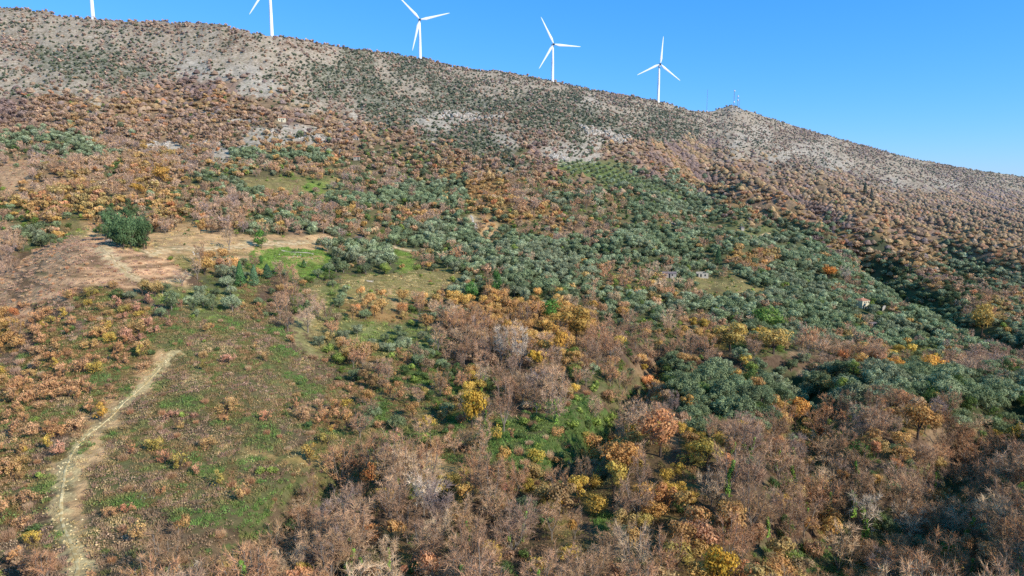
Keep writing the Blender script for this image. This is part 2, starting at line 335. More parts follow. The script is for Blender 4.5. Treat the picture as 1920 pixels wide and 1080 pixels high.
def ground_mat():
    m, nt, out = new_mat('hillside_ground'); L = nt.links.new
    at = N(nt, 'ShaderNodeAttribute', attribute_type='GEOMETRY', attribute_name='zone')
    rk = N(nt, 'ShaderNodeAttribute', attribute_type='GEOMETRY', attribute_name='rocky')
    gp = N(nt, 'ShaderNodeNewGeometry')
    def noise(s, det=6, rough=.6):
        n = N(nt, 'ShaderNodeTexNoise'); n.inputs['Scale'].default_value = s; n.inputs['Detail'].default_value = det; n.inputs['Roughness'].default_value = rough
        L(gp.outputs['Position'], n.inputs['Vector']); return n
    def rng_(x, a, b, c=0., d=1.):
        r = N(nt, 'ShaderNodeMapRange'); L(x, r.inputs[0])
        for i, v in enumerate((a, b, c, d)): r.inputs[i + 1].default_value = v
        return r.outputs[0]
    big = noise(.05, 6); mid = noise(.35, 6, .7); fine = noise(2.2, 4, .7)
    v = math_(nt, 'MULTIPLY', rng_(big.outputs['Fac'], .3, .7, .78, 1.2), rng_(mid.outputs['Fac'], .3, .7, .62, 1.32))
    v = math_(nt, 'MULTIPLY', v, rng_(fine.outputs['Fac'], .25, .75, .7, 1.3))
    vm = N(nt, 'ShaderNodeVectorMath', operation='SCALE'); L(at.outputs['Color'], vm.inputs[0]); L(v, vm.inputs['Scale'])
    # greener / browner drifts
    col = mixc(nt, math_(nt, 'MULTIPLY', rng_(noise(.12, 5).outputs['Fac'], .48, .66), .45), vm.outputs[0], C('6b5a48'))
    col = mixc(nt, math_(nt, 'MULTIPLY', rng_(noise(.17, 5).outputs['Fac'], .55, .7), .4), col, C('66703c'))
    # pale limestone showing through where the slope is rocky, in short level bands
    mp = N(nt, 'ShaderNodeMapping'); mp.inputs['Scale'].default_value = (.17, .17, .8); L(gp.outputs['Position'], mp.inputs[0])
    st = N(nt, 'ShaderNodeTexNoise'); st.inputs['Scale'].default_value = 1.6; st.inputs['Detail'].default_value = 9; st.inputs['Roughness'].default_value = .72; L(mp.outputs[0], st.inputs['Vector'])
    band = rng_(st.outputs['Fac'], .49, .57)
    rf = math_(nt, 'MULTIPLY', math_(nt, 'MULTIPLY', band, rk.outputs['Fac']), rng_(noise(.5, 6, .8).outputs['Fac'], .38, .58, .25, 1))
    col = mixc(nt, rf, col, C('cbbfad'))
    d = N(nt, 'ShaderNodeBsdfDiffuse'); L(col, d.inputs['Color'])
    bp = N(nt, 'ShaderNodeBump'); bp.inputs['Strength'].default_value = .8; bp.inputs['Distance'].default_value = .9
    L(mid.outputs['Fac'], bp.inputs['Height']); L(bp.outputs[0], d.inputs['Normal'])
    L(d.outputs[0], out.inputs[0]); return m

def tag(o, label=None, cat=None, group=None, kind=None):
    if label: o['label'] = label
    if cat: o['category'] = cat
    if group: o['group'] = group
    if kind: o['kind'] = kind
    return o
def mesh_obj(name, V, Fc, mats, parent=None, mi=None, var=None, smooth=False, loc=None):
    me = bpy.data.meshes.new(name); me.from_pydata([tuple(v) for v in V], [], [tuple(f) for f in Fc])
    for m in (mats if isinstance(mats, (list, tuple)) else [mats]): me.materials.append(m)
    if mi is not None: me.polygons.foreach_set('material_index', np.array(mi, np.int32))
    if var is not None:
        a = me.attributes.new('var', 'FLOAT', 'FACE'); a.data.foreach_set('value', np.array(var, np.float32))
    if smooth: me.polygons.foreach_set('use_smooth', np.ones(len(me.polygons), bool))
    me.update(); o = bpy.data.objects.new(name, me); COL.objects.link(o)
    if parent: o.parent = parent
    if loc is not None: o.location = loc
    return o
def empty(name, loc, rz=0, s=1):
    o = bpy.data.objects.new(name, None); COL.objects.link(o); o.location = loc; o.rotation_euler = (0, 0, rz)
    o.scale = (s,) * 3 if not isinstance(s, tuple) else s; o.empty_display_size = .5; return o

# ------------------------------------------------------------------ the ground sheet
PATHS = {   # name: (pixel points, half width in metres)
 'track': ([(322,664),(300,690),(262,730),(215,775),(165,815),(138,842),(122,880),(118,920),(112,965),(128,1010),(146,1050),(142,1090),(140,1140)], 1.3),
 'mound': ([(188,462),(215,490),(250,520),(288,540),(318,530),(352,516)], 1.4),
 'road':  ([(272,474),(310,466),(350,466),(420,465),(500,458),(560,455),(625,456),(668,450),(700,456),(740,464),(776,472)], 1.8),
 'road2': ([(882,404),(888,416),(893,428)], 3.0),
 'lane':  ([(1405,452),(1425,444),(1446,437)], 1.0),
 'scar':  ([(1060,310),(1150,305)], 0.1),
 'streak': ([(560,598),(562,640),(590,665)], 2.6),
 'terrace': ([(690,862),(760,868),(830,872),(880,882)], 1.5),
 'terrace2': ([(468,845),(530,862),(606,872)], 1.3),
}
PW = {k: W(*v[0]) for k, v in PATHS.items()}
xx = X.ravel(); yy = Yv.ravel(); zz = H.ravel(); ssr = SS.ravel()
ppx, ppy = project(xx, yy, zz)
gc = region_col(ppx, np.where(ssr > 1, 20, ppy))
off = (ssr > 1)
gc[off] = GC[CI['R']]
hm = (region(ppx, ppy) == CI['H'])[:, None] & (ssr < .5)[:, None]
gc = np.where(hm, gc * (.55 + .9 * sm(.3, .7, fbm(xx / 11 + 3, zz / .9 + xx / 30, 91, 3)))[:, None] * np.array([1, .97, .96]), gc)
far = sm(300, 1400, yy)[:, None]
gc = gc * (1 - far * .12) + np.array([.30, .33, .40]) * far * .10  # aerial haze painted into the ground colour with distance
for k, w in (('road', 3.0), ('road2', 3), ('mound', 2.0), ('track', 1.7), ('streak', 2.4), ('terrace', 1.4), ('terrace2', 1.2), ('lane', 1.2)):
    d = seg_dist(xx, yy, PW[k]) + (fbm(xx / 1.9, yy / 1.9, 5, 3) - .5) * w * 3.2
    m = sm(w * 1.3, w * .5, d)[:, None]
    gc = gc * (1 - m * .85) + np.array(C('cdb784') if k == 'track' else C('b3935e') if 'terrace' in k else C('cdb58a') if k != 'streak' else C('9c9460')) * m * .85
ip = ((ppy > 302 + np.maximum(0, ppx - 1120) * .42) & (ppy < 316 + (ppx - 1045) * .26) & (ppx > 1045) & (ppx < 1290) & (ssr < 1))
gc[ip] = C('6c7848')
rock = np.isin(region(ppx, ppy), [CI[c] for c in 'RrQG']).astype(float)
rock = np.where(np.isin(region(ppx, ppy), [CI['r']]), 1.0, rock * .75); rock[off] = .7
me = bpy.data.meshes.new('hillside')
me.vertices.add(NU * NY); me.vertices.foreach_set('co', np.stack([xx, yy, zz], 1).astype(np.float32).ravel())
I = np.arange(NU - 1)[:, None] * NY + np.arange(NY - 1)[None, :]
q = np.stack([I, I + NY, I + NY + 1, I + 1], -1).reshape(-1, 4)
me.loops.add(q.size); me.loops.foreach_set('vertex_index', q.ravel().astype(np.int32))
me.polygons.add(len(q)); me.polygons.foreach_set('loop_start', np.arange(0, q.size, 4, dtype=np.int32)); me.polygons.foreach_set('use_smooth', np.ones(len(q), bool))
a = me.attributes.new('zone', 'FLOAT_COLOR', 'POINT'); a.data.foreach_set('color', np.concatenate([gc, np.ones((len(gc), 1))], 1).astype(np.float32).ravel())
a = me.attributes.new('rocky', 'FLOAT', 'POINT'); a.data.foreach_set('value', rock.astype(np.float32))
me.update(); me.validate(); M_GROUND = ground_mat(); me.materials.append(M_GROUND)
hill = bpy.data.objects.new('hillside', me); COL.objects.link(hill); tag(hill, kind='structure')
pl = mesh_obj('ground', [(-30000, -30000, -175), (30000, -30000, -175), (30000, 30000, -175), (-30000, 30000, -175)], [(0, 1, 2, 3)], flat_mat('plain', C('6f7a5a'), .95, .2, .002)); tag(pl, kind='structure')

def ribbon(name, pts, w, mat, lift=.12):
    P = []
    for (a, b) in zip(pts[:-1], pts[1:]):
        L = math.dist(a, b); n = max(1, int(L / 1.2))
        for i in range(n): P.append((a[0] + (b[0]-a[0])*i/n, a[1] + (b[1]-a[1])*i/n))
    P.append(pts[-1]); P = np.array(P); 
    for _ in range(6): P[1:-1] = (P[:-2] + 2 * P[1:-1] + P[2:]) / 4
    d = np.gradient(P, axis=0); d /= np.linalg.norm(d, axis=1)[:, None] + 1e-9; nn = np.stack([-d[:, 1], d[:, 0]], 1)
    V = []; Fc = []; K = 7
    for i in range(len(P)):
        wl = w * (.1 + 2.0 * float(fbm(np.array(i / 2.3), np.array(3.), 4, 3))) ; wr = w * (.1 + 2.0 * float(fbm(np.array(i / 1.9), np.array(8.), 6, 3))); tp = .45 + .55 * i / len(P); wl *= tp; wr *= tp
        for k in range(K):
            o = -wl + (wl + wr) * k / (K - 1); x, y = P[i] + nn[i] * o
            edge = 0 if k in (0, K - 1) else lift
            V.append((x, y, float(zat(x, y)) + edge - (.1 if edge == 0 else 0)))
    for i in range(len(P) - 1):
        for k in range(K - 1): a = i * K + k; Fc.append((a, a + K, a + K + 1, a + 1))
    return mesh_obj(name, V, Fc, mat, smooth=True)
tag(ribbon('path', PW['track'][1:], .34, M_PALE), kind='structure')
tag(ribbon('path', PW['mound'], .5, M_DIRT), kind='structure')
tag(ribbon('road', PW['road'], 1.5, M_DIRT), kind='structure')
tag(ribbon('road', PW['road2'], 1.6, M_ROCK), kind='structure')
tag(ribbon('path', PW['lane'], .8, M_DIRT), kind='structure')

# ------------------------------------------------------------------ plant shapes
class MB:
    def __init__(s): s.V = []; s.F = []; s.var = []; s.mi = []
    def quad(s, c, n, size, var, asp=1.0, mi=0, rot=None):
        n = n / (np.linalg.norm(n) + 1e-9); a = np.cross(n, (0.31, .5, .81)); a /= np.linalg.norm(a) + 1e-9; b = np.cross(n, a)
        th = random.random() * 6.283 if rot is None else rot; ca, sa = math.cos(th), math.sin(th); a, b = a*ca + b*sa, b*ca - a*sa
        i = len(s.V); h = size / 2
        k = random.uniform(.5, 1.0)
        s.V += [c - a*h, c - b*h*asp*k, c + a*h + n*h*.3, c + b*h*asp]
        s.F.append((i, i+1, i+2, i+3)); s.var.append(var); s.mi.append(mi)
    def tri(s, p, q, w, var, mi=0):
        d = q - p; a = np.cross(d, (random.uniform(-1, 1), random.uniform(-1, 1), random.uniform(-1, 1))); a = a / (np.linalg.norm(a) + 1e-9) * w / 2
        i = len(s.V); s.V += [p - a, p + a, q]; s.F.append((i, i+1, i+2)); s.var.append(var); s.mi.append(mi)
    def limb(s, p, q, r0, r1, var=1, mi=1, n=5, bend=None, seg=3):
        p = np.array(p, float); q = np.array(q, float); bend = np.zeros(3) if bend is None else np.array(bend)
        rings = []
        for k in range(seg + 1):
            f = k / seg; c = p + (q - p) * f + bend * math.sin(math.pi * f); r = r0 + (r1 - r0) * f
            d = (q - p); d = d / (np.linalg.norm(d) + 1e-9); a = np.cross(d, (.3, .9, .1)); a /= np.linalg.norm(a) + 1e-9; b = np.cross(d, a)
            i = len(s.V); rings.append(i)
            for m in range(n): th = 6.283 * m / n; s.V.append(c + (a * math.cos(th) + b * math.sin(th)) * r)
        for k in range(seg):
            for m in range(n):
                a0 = rings[k] + m; a1 = rings[k] + (m + 1) % n; b0 = rings[k+1] + m; b1 = rings[k+1] + (m + 1) % n
                s.F.append((a0, a1, b1, b0)); s.var.append(var); s.mi.append(mi)
        i = len(s.V) - n; s.F.append(tuple(range(i, i + n))); s.var.append(var); s.mi.append(mi)
        return q
    def merge(s, o):
        i = len(s.V); s.V += o.V; s.F += [tuple(k + i for k in f) for f in o.F]; s.var += o.var; s.mi += o.mi
def rdir(up=0):
    v = np.random.default_rng(random.getrandbits(32)).normal(size=3); v[2] = v[2] + up; return v / (np.linalg.norm(v) + 1e-9)
def leafy(seed, R=3.0, Hc=2.6, zc=4.2, nl=14, leaf=.38, nq=1500, squash=.8, lobe=.45, gap=.12, mn=.5):
    random.seed(seed); L = MB(); lobes = []
    for i in range(nl):
        d = rdir(.15); rr = random.uniform(.45, 1.0) ** .6
        c = np.array([d[0] * R * rr * (1 - lobe * .6), d[1] * R * rr * (1 - lobe * .6), zc + d[2] * Hc * rr * (1 - lobe * .6)])
        lobes.append((c, R * lobe * random.uniform(.7, 1.25), random.uniform(.78, 1.18)))
    tot = sum(l[1] ** 2 for l in lobes)
    for c, r, lv in lobes:
        n = int(nq * r * r / tot)
        for k in range(n):
            d = rdir(.1); rad = r * (random.uniform(.72, 1.08) if random.random() < .85 else random.uniform(.2, .8))
            p = c + d * rad * np.array([1, 1, squash])
            if vnoise(np.array(p[0] * 1.9 + seed), np.array(p[1] * 1.9 + p[2] * 1.7), seed) < gap * 2: continue
            nrm = d + rdir() * (.42 if leaf < .5 else .22)
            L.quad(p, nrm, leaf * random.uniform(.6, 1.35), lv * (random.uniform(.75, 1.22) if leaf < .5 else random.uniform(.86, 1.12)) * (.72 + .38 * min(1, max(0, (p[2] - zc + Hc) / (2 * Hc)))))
    T = MB(); top = zc - Hc * .35
    T.limb((0, 0, -.5), (0, 0, top * .55), R * .075, R * .055, 1, 1, 6)
    for i in range(5):
        a = 6.283 * i / 5 + random.random(); q = (math.cos(a) * R * .5, math.sin(a) * R * .5, zc + random.uniform(-.2, .5) * Hc)
        T.limb((0, 0, top * .5), q, R * .045, R * .012, 1, 1, 4, bend=(0, 0, .2))
    return L, T
def bare(seed, Ht=8.0, R=3.0, nlimb=6, ntw=1500, tw=.05, twl=1.1, seg=3):
    random.seed(seed); L = MB(); T = MB()
    split = Ht * random.uniform(.12, .28)
    T.limb((0, 0, -.5), (0, 0, split), .17, .13, 1, 1, 5, seg=1)
    tips = []
    for i in range(nlimb):
        a = 6.283 * i / nlimb + random.uniform(-.4, .4); sp = random.uniform(.25, .85) * R
        q = np.array([math.cos(a) * sp, math.sin(a) * sp, Ht * random.uniform(.66, .9)])
        T.limb((0, 0, split * .9), q, .085, .022, 1, 1, 4, bend=(math.cos(a) * .35, math.sin(a) * .35, -.2), seg=seg)
        p0 = np.array([0, 0, split]); bend = np.array([math.cos(a) * .35, math.sin(a) * .35, -.2])
        for k in range(9):
            f = random.uniform(.3, 1); p = p0 + (q - p0) * f + bend * math.sin(math.pi * f)
            out = np.array([math.cos(a), math.sin(a), 0]) * random.uniform(-.2, .8)
            d = rdir(.9) * .8 + out; d = d / np.linalg.norm(d); ln = random.uniform(.9, 2.0) * (R / 3) * (1.25 - f * .5)
            e = p + d * ln; T.limb(p, e, .03, .012, 1, 1, 3, seg=1); tips.append((p, e, d))
    per = max(1, ntw // len(tips))
    for p, e, d in tips:
        lv = random.uniform(.8, 1.2)
        for k in range(per):
            f = random.uniform(.2, 1.05); s = p + (e - p) * f; dd = d * .75 + rdir(.35) * .85; dd = dd / np.linalg.norm(dd)
            L.tri(s, s + dd * twl * random.uniform(.4, 1.25), tw, lv * random.uniform(.7, 1.3))
    return L, T
def conifer(seed, Ht=9., R=1.5, nq=1400, leaf=.3, pw=.75, z0=.6):
    random.seed(seed); L = MB(); T = MB(); T.limb((0, 0, -.5), (0, 0, Ht * .9), .2, .03, 1, 1, 6)
    for k in range(nq):
        f = random.random() ** .8; z = z0 + (Ht - z0) * f; r = R * (1 - f) ** pw * min(1, .45 + f * 5); a = random.random() * 6.283
        r *= .86 + .22 * float(vnoise(np.array(a * 1.6), np.array(z * 1.1), seed)) * 1.3; rr = r * random.uniform(.8, 1.05)
        L.quad(np.array([math.cos(a) * rr, math.sin(a) * rr, z]), np.array([math.cos(a), math.sin(a), .35]) + rdir() * .5, leaf * random.uniform(.6, 1.4), random.uniform(.65, 1.25))
    return L, T
def shrub(seed, R=1.3, nq=420, leaf=.3, nl=6):
    L, T = leafy(seed, R=R, Hc=R * .62, zc=R * .62, nl=nl, leaf=leaf, nq=nq, lobe=.5, gap=.06); return L, None
def brush(seed, R=1.2, n=420, tw=.05, Ht=1.7):
    random.seed(seed); L = MB()
    for k in range(n):
        a = random.random() * 6.283; r = R * math.sqrt(random.random()) * .8; b = np.array([math.cos(a) * r * .6, math.sin(a) * r * .6, random.uniform(0, .4) * Ht])
        d = np.array([math.cos(a) * r * .6, math.sin(a) * r * .6, random.uniform(.4, 1) * Ht * (1.1 - (r / R) ** 2 * .5)]) + rdir() * .35
        L.tri(b, b + d * .7, tw, random.uniform(.65, 1.3))
    return L, None
def tuft(seed, R=.8, n=46, w=.16, Ht=.7):
    random.seed(seed); L = MB()
    for k in range(n):
        a = random.random() * 6.283; r = R * math.sqrt(random.random()); b = np.array([math.cos(a) * r, math.sin(a) * r, -.1])
        L.tri(b, b + np.array([random.uniform(-.35, .35), random.uniform(-.35, .35), random.uniform(.4, 1) * Ht]), w, random.uniform(.65, 1.3))
    return L, None
def mat_meadow(seed, R=.9, n=40):      # flat leafy ground plant
    random.seed(seed); L = MB()
    for k in range(n):
        a = random.random() * 6.283; r = R * math.sqrt(random.random())
        L.quad(np.array([math.cos(a) * r, math.sin(a) * r, random.uniform(.02, .4)]), np.array([0, 0, .8]) + rdir() * .7, random.uniform(.14, .34), random.uniform(.65, 1.3))
    return L, None
def canopy(seed, R=3.0, Hh=4.6, z0=.6, nl=7):      # closed far-off crown with knobbly surface, for trees a few pixels wide
    random.seed(seed); L = MB(); m = 11; nr = 6
    for a in range(nr + 1):
        for b in range(m):
            ph = math.pi * .5 * a / nr; th = 6.283 * b / m; rr = R * 1.08 * (1.02 - a / nr) ** .6 * (.86 + .5 * (float(vnoise(np.array(th * 1.3 + seed), np.array(a * .9), seed)) - .5)) if a else R * 1.1
            L.V.append(np.array([math.cos(th) * rr, math.sin(th) * rr, (z0 + Hh * (a / nr) ** .95 * (.9 + .25 * random.random())) if a else -.3]))
    for a in range(nr):
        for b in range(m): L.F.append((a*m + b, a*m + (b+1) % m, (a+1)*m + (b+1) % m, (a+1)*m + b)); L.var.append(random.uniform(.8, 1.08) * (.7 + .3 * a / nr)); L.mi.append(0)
    for k in range(46):
        d = rdir(.8); d[2] = abs(d[2]); f_ = random.random() ** .7; q_ = math.hypot(d[0], d[1]) + .01; L.quad(np.array([d[0] / q_ * R * (1.05 - f_) ** .6, d[1] / q_ * R * (1.05 - f_) ** .6, z0 + f_ * Hh]), d, random.uniform(.5, 1.0), random.uniform(.8, 1.15))
    T = MB(); T.limb((0, 0, -.5), (0, 0, 1.2), .22, .2, 1, 1, 5, seg=1); return L, T
FAR_N = 3
SPEC = {   # kind: (builder list high, builder list low, leaf material, bark)
 'oak':    ([leafy(11), leafy(12, R=2.7, Hc=3.2, zc=4.6, nl=12), leafy(13, R=3.3, Hc=2.3, zc=3.6, nl=17), leafy(14, R=2.4, Hc=3.0, zc=4.3, nl=10, gap=.2)],
            [leafy(15, nq=330, leaf=.85, nl=9), leafy(16, R=2.6, Hc=3.0, zc=4.2, nq=300, leaf=.85, nl=8), leafy(17, R=3.3, Hc=2.2, zc=3.4, nq=330, leaf=.85, nl=10), canopy(201, 3.7, 3.1), canopy(202, 3.3, 3.6), canopy(203, 4.0, 2.8)], M_LEAF, M_DBARK),
 'olive':  ([leafy(21, R=2.8, Hc=2.1, zc=2.9, nl=20, leaf=.26, nq=2900, lobe=.36), leafy(22, R=3.1, Hc=2.0, zc=2.7, nl=24, leaf=.26, nq=3000, lobe=.33), leafy(23, R=2.5, Hc=2.4, zc=3.1, nl=16, leaf=.26, nq=2600, lobe=.38)],
            [leafy(24, R=2.8, Hc=2.1, zc=2.7, nl=9, leaf=.44, nq=1200, lobe=.46), leafy(25, R=3.0, Hc=2.0, zc=2.6, nl=10, leaf=.44, nq=1200, lobe=.44), leafy(26, R=2.5, Hc=2.3, zc=2.8, nl=7, leaf=.44, nq=1050, lobe=.5), canopy(204, 3.2, 2.9), canopy(205, 2.9, 3.2), canopy(206, 3.4, 2.7)], M_OLIVE, M_BARK),
 'bare':   ([bare(31), bare(32, 9, 2.6, 5), bare(33, 7, 3.3, 7), bare(34, 8.5, 2.2, 5, 1200), bare(35, 7.5, 3, 8, 1700)],
            [bare(36, 7, 3, 5, 420, .16, 1.4, 1), bare(37, 7.5, 2.6, 5, 380, .16, 1.4, 1), bare(38, 6.5, 3.2, 6, 420, .16, 1.4, 1)], M_TWIG, M_BARK),
 'ever':   ([leafy(41, R=2.4, Hc=2.8, zc=3.4, nl=16, leaf=.34, nq=1600, lobe=.4), leafy(42, R=2.9, Hc=2.3, zc=2.9, nl=18, leaf=.34, nq=1700, lobe=.38)],
            [leafy(43, R=2.5, Hc=2.6, zc=3.0, nl=10, leaf=.75, nq=330)], M_LEAF, M_DBARK),
 'sap':    ([leafy(51, R=1.1, Hc=1.1, zc=1.5, nl=11, leaf=.17, nq=800, gap=.15), leafy(52, R=1.35, Hc=.85, zc=1.1, nl=13, leaf=.17, nq=900, gap=.15), leafy(53, R=.9, Hc=1.4, zc=1.7, nl=9, leaf=.17, nq=700, gap=.18), leafy(55, R=1.5, Hc=.7, zc=.95, nl=14, leaf=.17, nq=850, gap=.22, lobe=.34)],
            [leafy(54, R=1.2, Hc=1.1, zc=1.4, nl=6, leaf=.45, nq=110)], M_LEAF, M_DBARK),
 'shrub':  ([shrub(61), shrub(62, 1.6, 480, .3, 8)], [shrub(63, 1.3, 70, .75, 4), shrub(64, 1.6, 80, .8, 5)], M_LEAF, M_DBARK),
 'brush':  ([brush(71), brush(72, 1.5, 480, .05, 1.5)], [brush(73, 1.4, 120, .18, 1.5)], M_TWIG, M_DBARK),
 'cyp':    ([conifer(81)], [conifer(82, nq=400, leaf=.6)], M_LEAF, M_DBARK),
 'tuft':   ([tuft(91), tuft(92, .7, 40, .14, .9), mat_meadow(93), mat_meadow(94, 1.1, 46)], [tuft(95, 1.3, 40, .3, .9), mat_meadow(96, 1.6, 40)], M_GRASS, M_DBARK),
}
random.seed(99)
PROTO = {}   # kind -> {'hi': [(crown mesh, trunk mesh)], 'coll': collection, 'nhi':, 'nlo':}
def bare_mesh(name, mb, mats):
    me = bpy.data.meshes.new(name); me.from_pydata([tuple(v) for v in mb.V], [], mb.F)
    for m in mats: me.materials.append(m)
    if len(mats) > 1: me.polygons.foreach_set('material_index', np.array(mb.mi, np.int32))
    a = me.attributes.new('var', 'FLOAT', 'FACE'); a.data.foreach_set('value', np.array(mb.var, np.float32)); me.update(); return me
for kd, (hi, lo, mleaf, mbark) in SPEC.items():
    coll = bpy.data.collections.new('sources_' + kd); hs = []
    for n, (L, T) in enumerate(hi + lo):
        if n < len(hi): hs.append((bare_mesh('crown', L, [mleaf]), bare_mesh('trunk', T, [mbark]) if T else None))
        J = MB(); J.merge(L)
        if T: J.merge(T)
        o = bpy.data.objects.new('%s_%02d' % (kd, n), bare_mesh(kd, J, [mleaf, mbark])); coll.objects.link(o)
    PROTO[kd] = dict(hi=hs, coll=coll, nhi=len(hi), nlo=len(lo))

def gn_instances(coll):
    ng = bpy.data.node_groups.new('scatter', 'GeometryNodeTree')
    ng.interface.new_socket('Geometry', in_out='INPUT', socket_type='NodeSocketGeometry'); ng.interface.new_socket('Geometry', in_out='OUTPUT', socket_type='NodeSocketGeometry')
    gi = ng.nodes.new('NodeGroupInput'); go = ng.nodes.new('NodeGroupOutput'); L = ng.links.new
    ci = ng.nodes.new('GeometryNodeCollectionInfo'); ci.inputs['Collection'].default_value = coll; ci.inputs['Separate Children'].default_value = True; ci.inputs['Reset Children'].default_value = True
    ip = ng.nodes.new('GeometryNodeInstanceOnPoints'); ip.inputs['Pick Instance'].default_value = True
    def na(nm, t): n = ng.nodes.new('GeometryNodeInputNamedAttribute'); n.data_type = t; n.inputs['Name'].default_value = nm; return n.outputs['Attribute']
    e = ng.nodes.new('FunctionNodeEulerToRotation'); L(na('rot', 'FLOAT_VECTOR'), e.inputs[0])
    L(gi.outputs[0], ip.inputs['Points']); L(ci.outputs[0], ip.inputs['Instance']); L(na('idx', 'INT'), ip.inputs['Instance Index'])
    L(e.outputs[0], ip.inputs['Rotation']); L(na('scl', 'FLOAT_VECTOR'), ip.inputs['Scale']); L(ip.outputs[0], go.inputs[0]); return ng
def stuff(name, kd, recs, label, cat):
    if not len(recs): return
    A = np.array(recs, float)        # x y z rz sx sz r g b idx
    me = bpy.data.meshes.new(name); n = len(A); me.vertices.add(n); me.vertices.foreach_set('co', A[:, :3].astype(np.float32).ravel())
    def at(nm, t, k, d): a = me.attributes.new(nm, t, 'POINT'); a.data.foreach_set(k, d.ravel())
    z = np.zeros(n); at('rot', 'FLOAT_VECTOR', 'vector', np.stack([z, z, A[:, 3]], 1).astype(np.float32))
    at('scl', 'FLOAT_VECTOR', 'vector', np.stack([A[:, 4], A[:, 4], A[:, 5]], 1).astype(np.float32))
    at('tint', 'FLOAT_VECTOR', 'vector', A[:, 6:9].astype(np.float32)); at('idx', 'INT', 'value', A[:, 9].astype(np.int32))
    o = bpy.data.objects.new(name, me); COL.objects.link(o); md = o.modifiers.new('scatter', 'NODES'); md.node_group = gn_instances(PROTO[kd]['coll'])
    tag(o, label, cat, kind='stuff'); return o

# ------------------------------------------------------------------ planting
P_ORANGE = ['c08a55', 'b97c4a', 'c79a5c', 'b5835a', 'c4926a']; P_OCHRE = ['a5824e', 'ab8a50', '98794a', '8f7650', 'a48444', '9a8450']; P_YEL = ['b89c3c', 'b0943c', 'a08c40', 'ba9c40', '988842']
P_GOLD = ['b8944a', 'bd9648', 'ae8644', 'c09c4c', 'a98a4c', 'a07c4a']
P_RUS = ['967a60', 'a08466', '8c735a', 'a07e60', '8f7c60', 'a68c6a', '9c7a58']; P_BARE = ['947258', '9e7d60', '876a54', 'a48466', '8e7054', 'a88e72', '7e644c', '9a7252']; P_PUR = ['8e7464', '997c68', '84706a', 'a0846c', '927868', '8a6e58']
P_FAR = ['9c7e52', 'a48452', '947650', '9c8058', 'a88a58', '8f7650']
P_HOL = ['7d6660', '8a7066', '745e5a', '866c5c', '80685e']  # darkened tones, shade of the hollows between ribs put into the tint
P_OLV = ['697755', '71805c', '616f50', '7a8664', '667250', '828e6e', '586448', '727a5f']; P_GRN = ['586c38', '64783f', '50653a', '728438', '5d6d40', '7f8f40']; P_DK = ['4d5f40', '46583c', '56674a', '5c6a42']
P_MAQ = ['545e46', '4c573f', '5e684c', '525c44', '676850']; P_SALMON = ['b88c62', 'b08458', 'bf966c', 'a87c50', 'b4905c', 'ab8a54', 'b4846a']; P_TAN = ['a89668', 'b5a374', '9c8a5e']; P_HEATH = ['a8805f', '9c745a', 'b08a66', '98745a', 'a87c5e']
NAMES = {}
for nm, P in (('orange', P_ORANGE), ('ochre brown', P_OCHRE), ('yellow', P_YEL), ('russet brown', P_RUS), ('grey brown', P_BARE), ('purple brown', P_PUR), ('grey green', P_OLV), ('mid green', P_GRN), ('dark green', P_DK), ('dull green', P_MAQ), ('tan orange', P_SALMON)):
    for c in P: NAMES[c] = nm
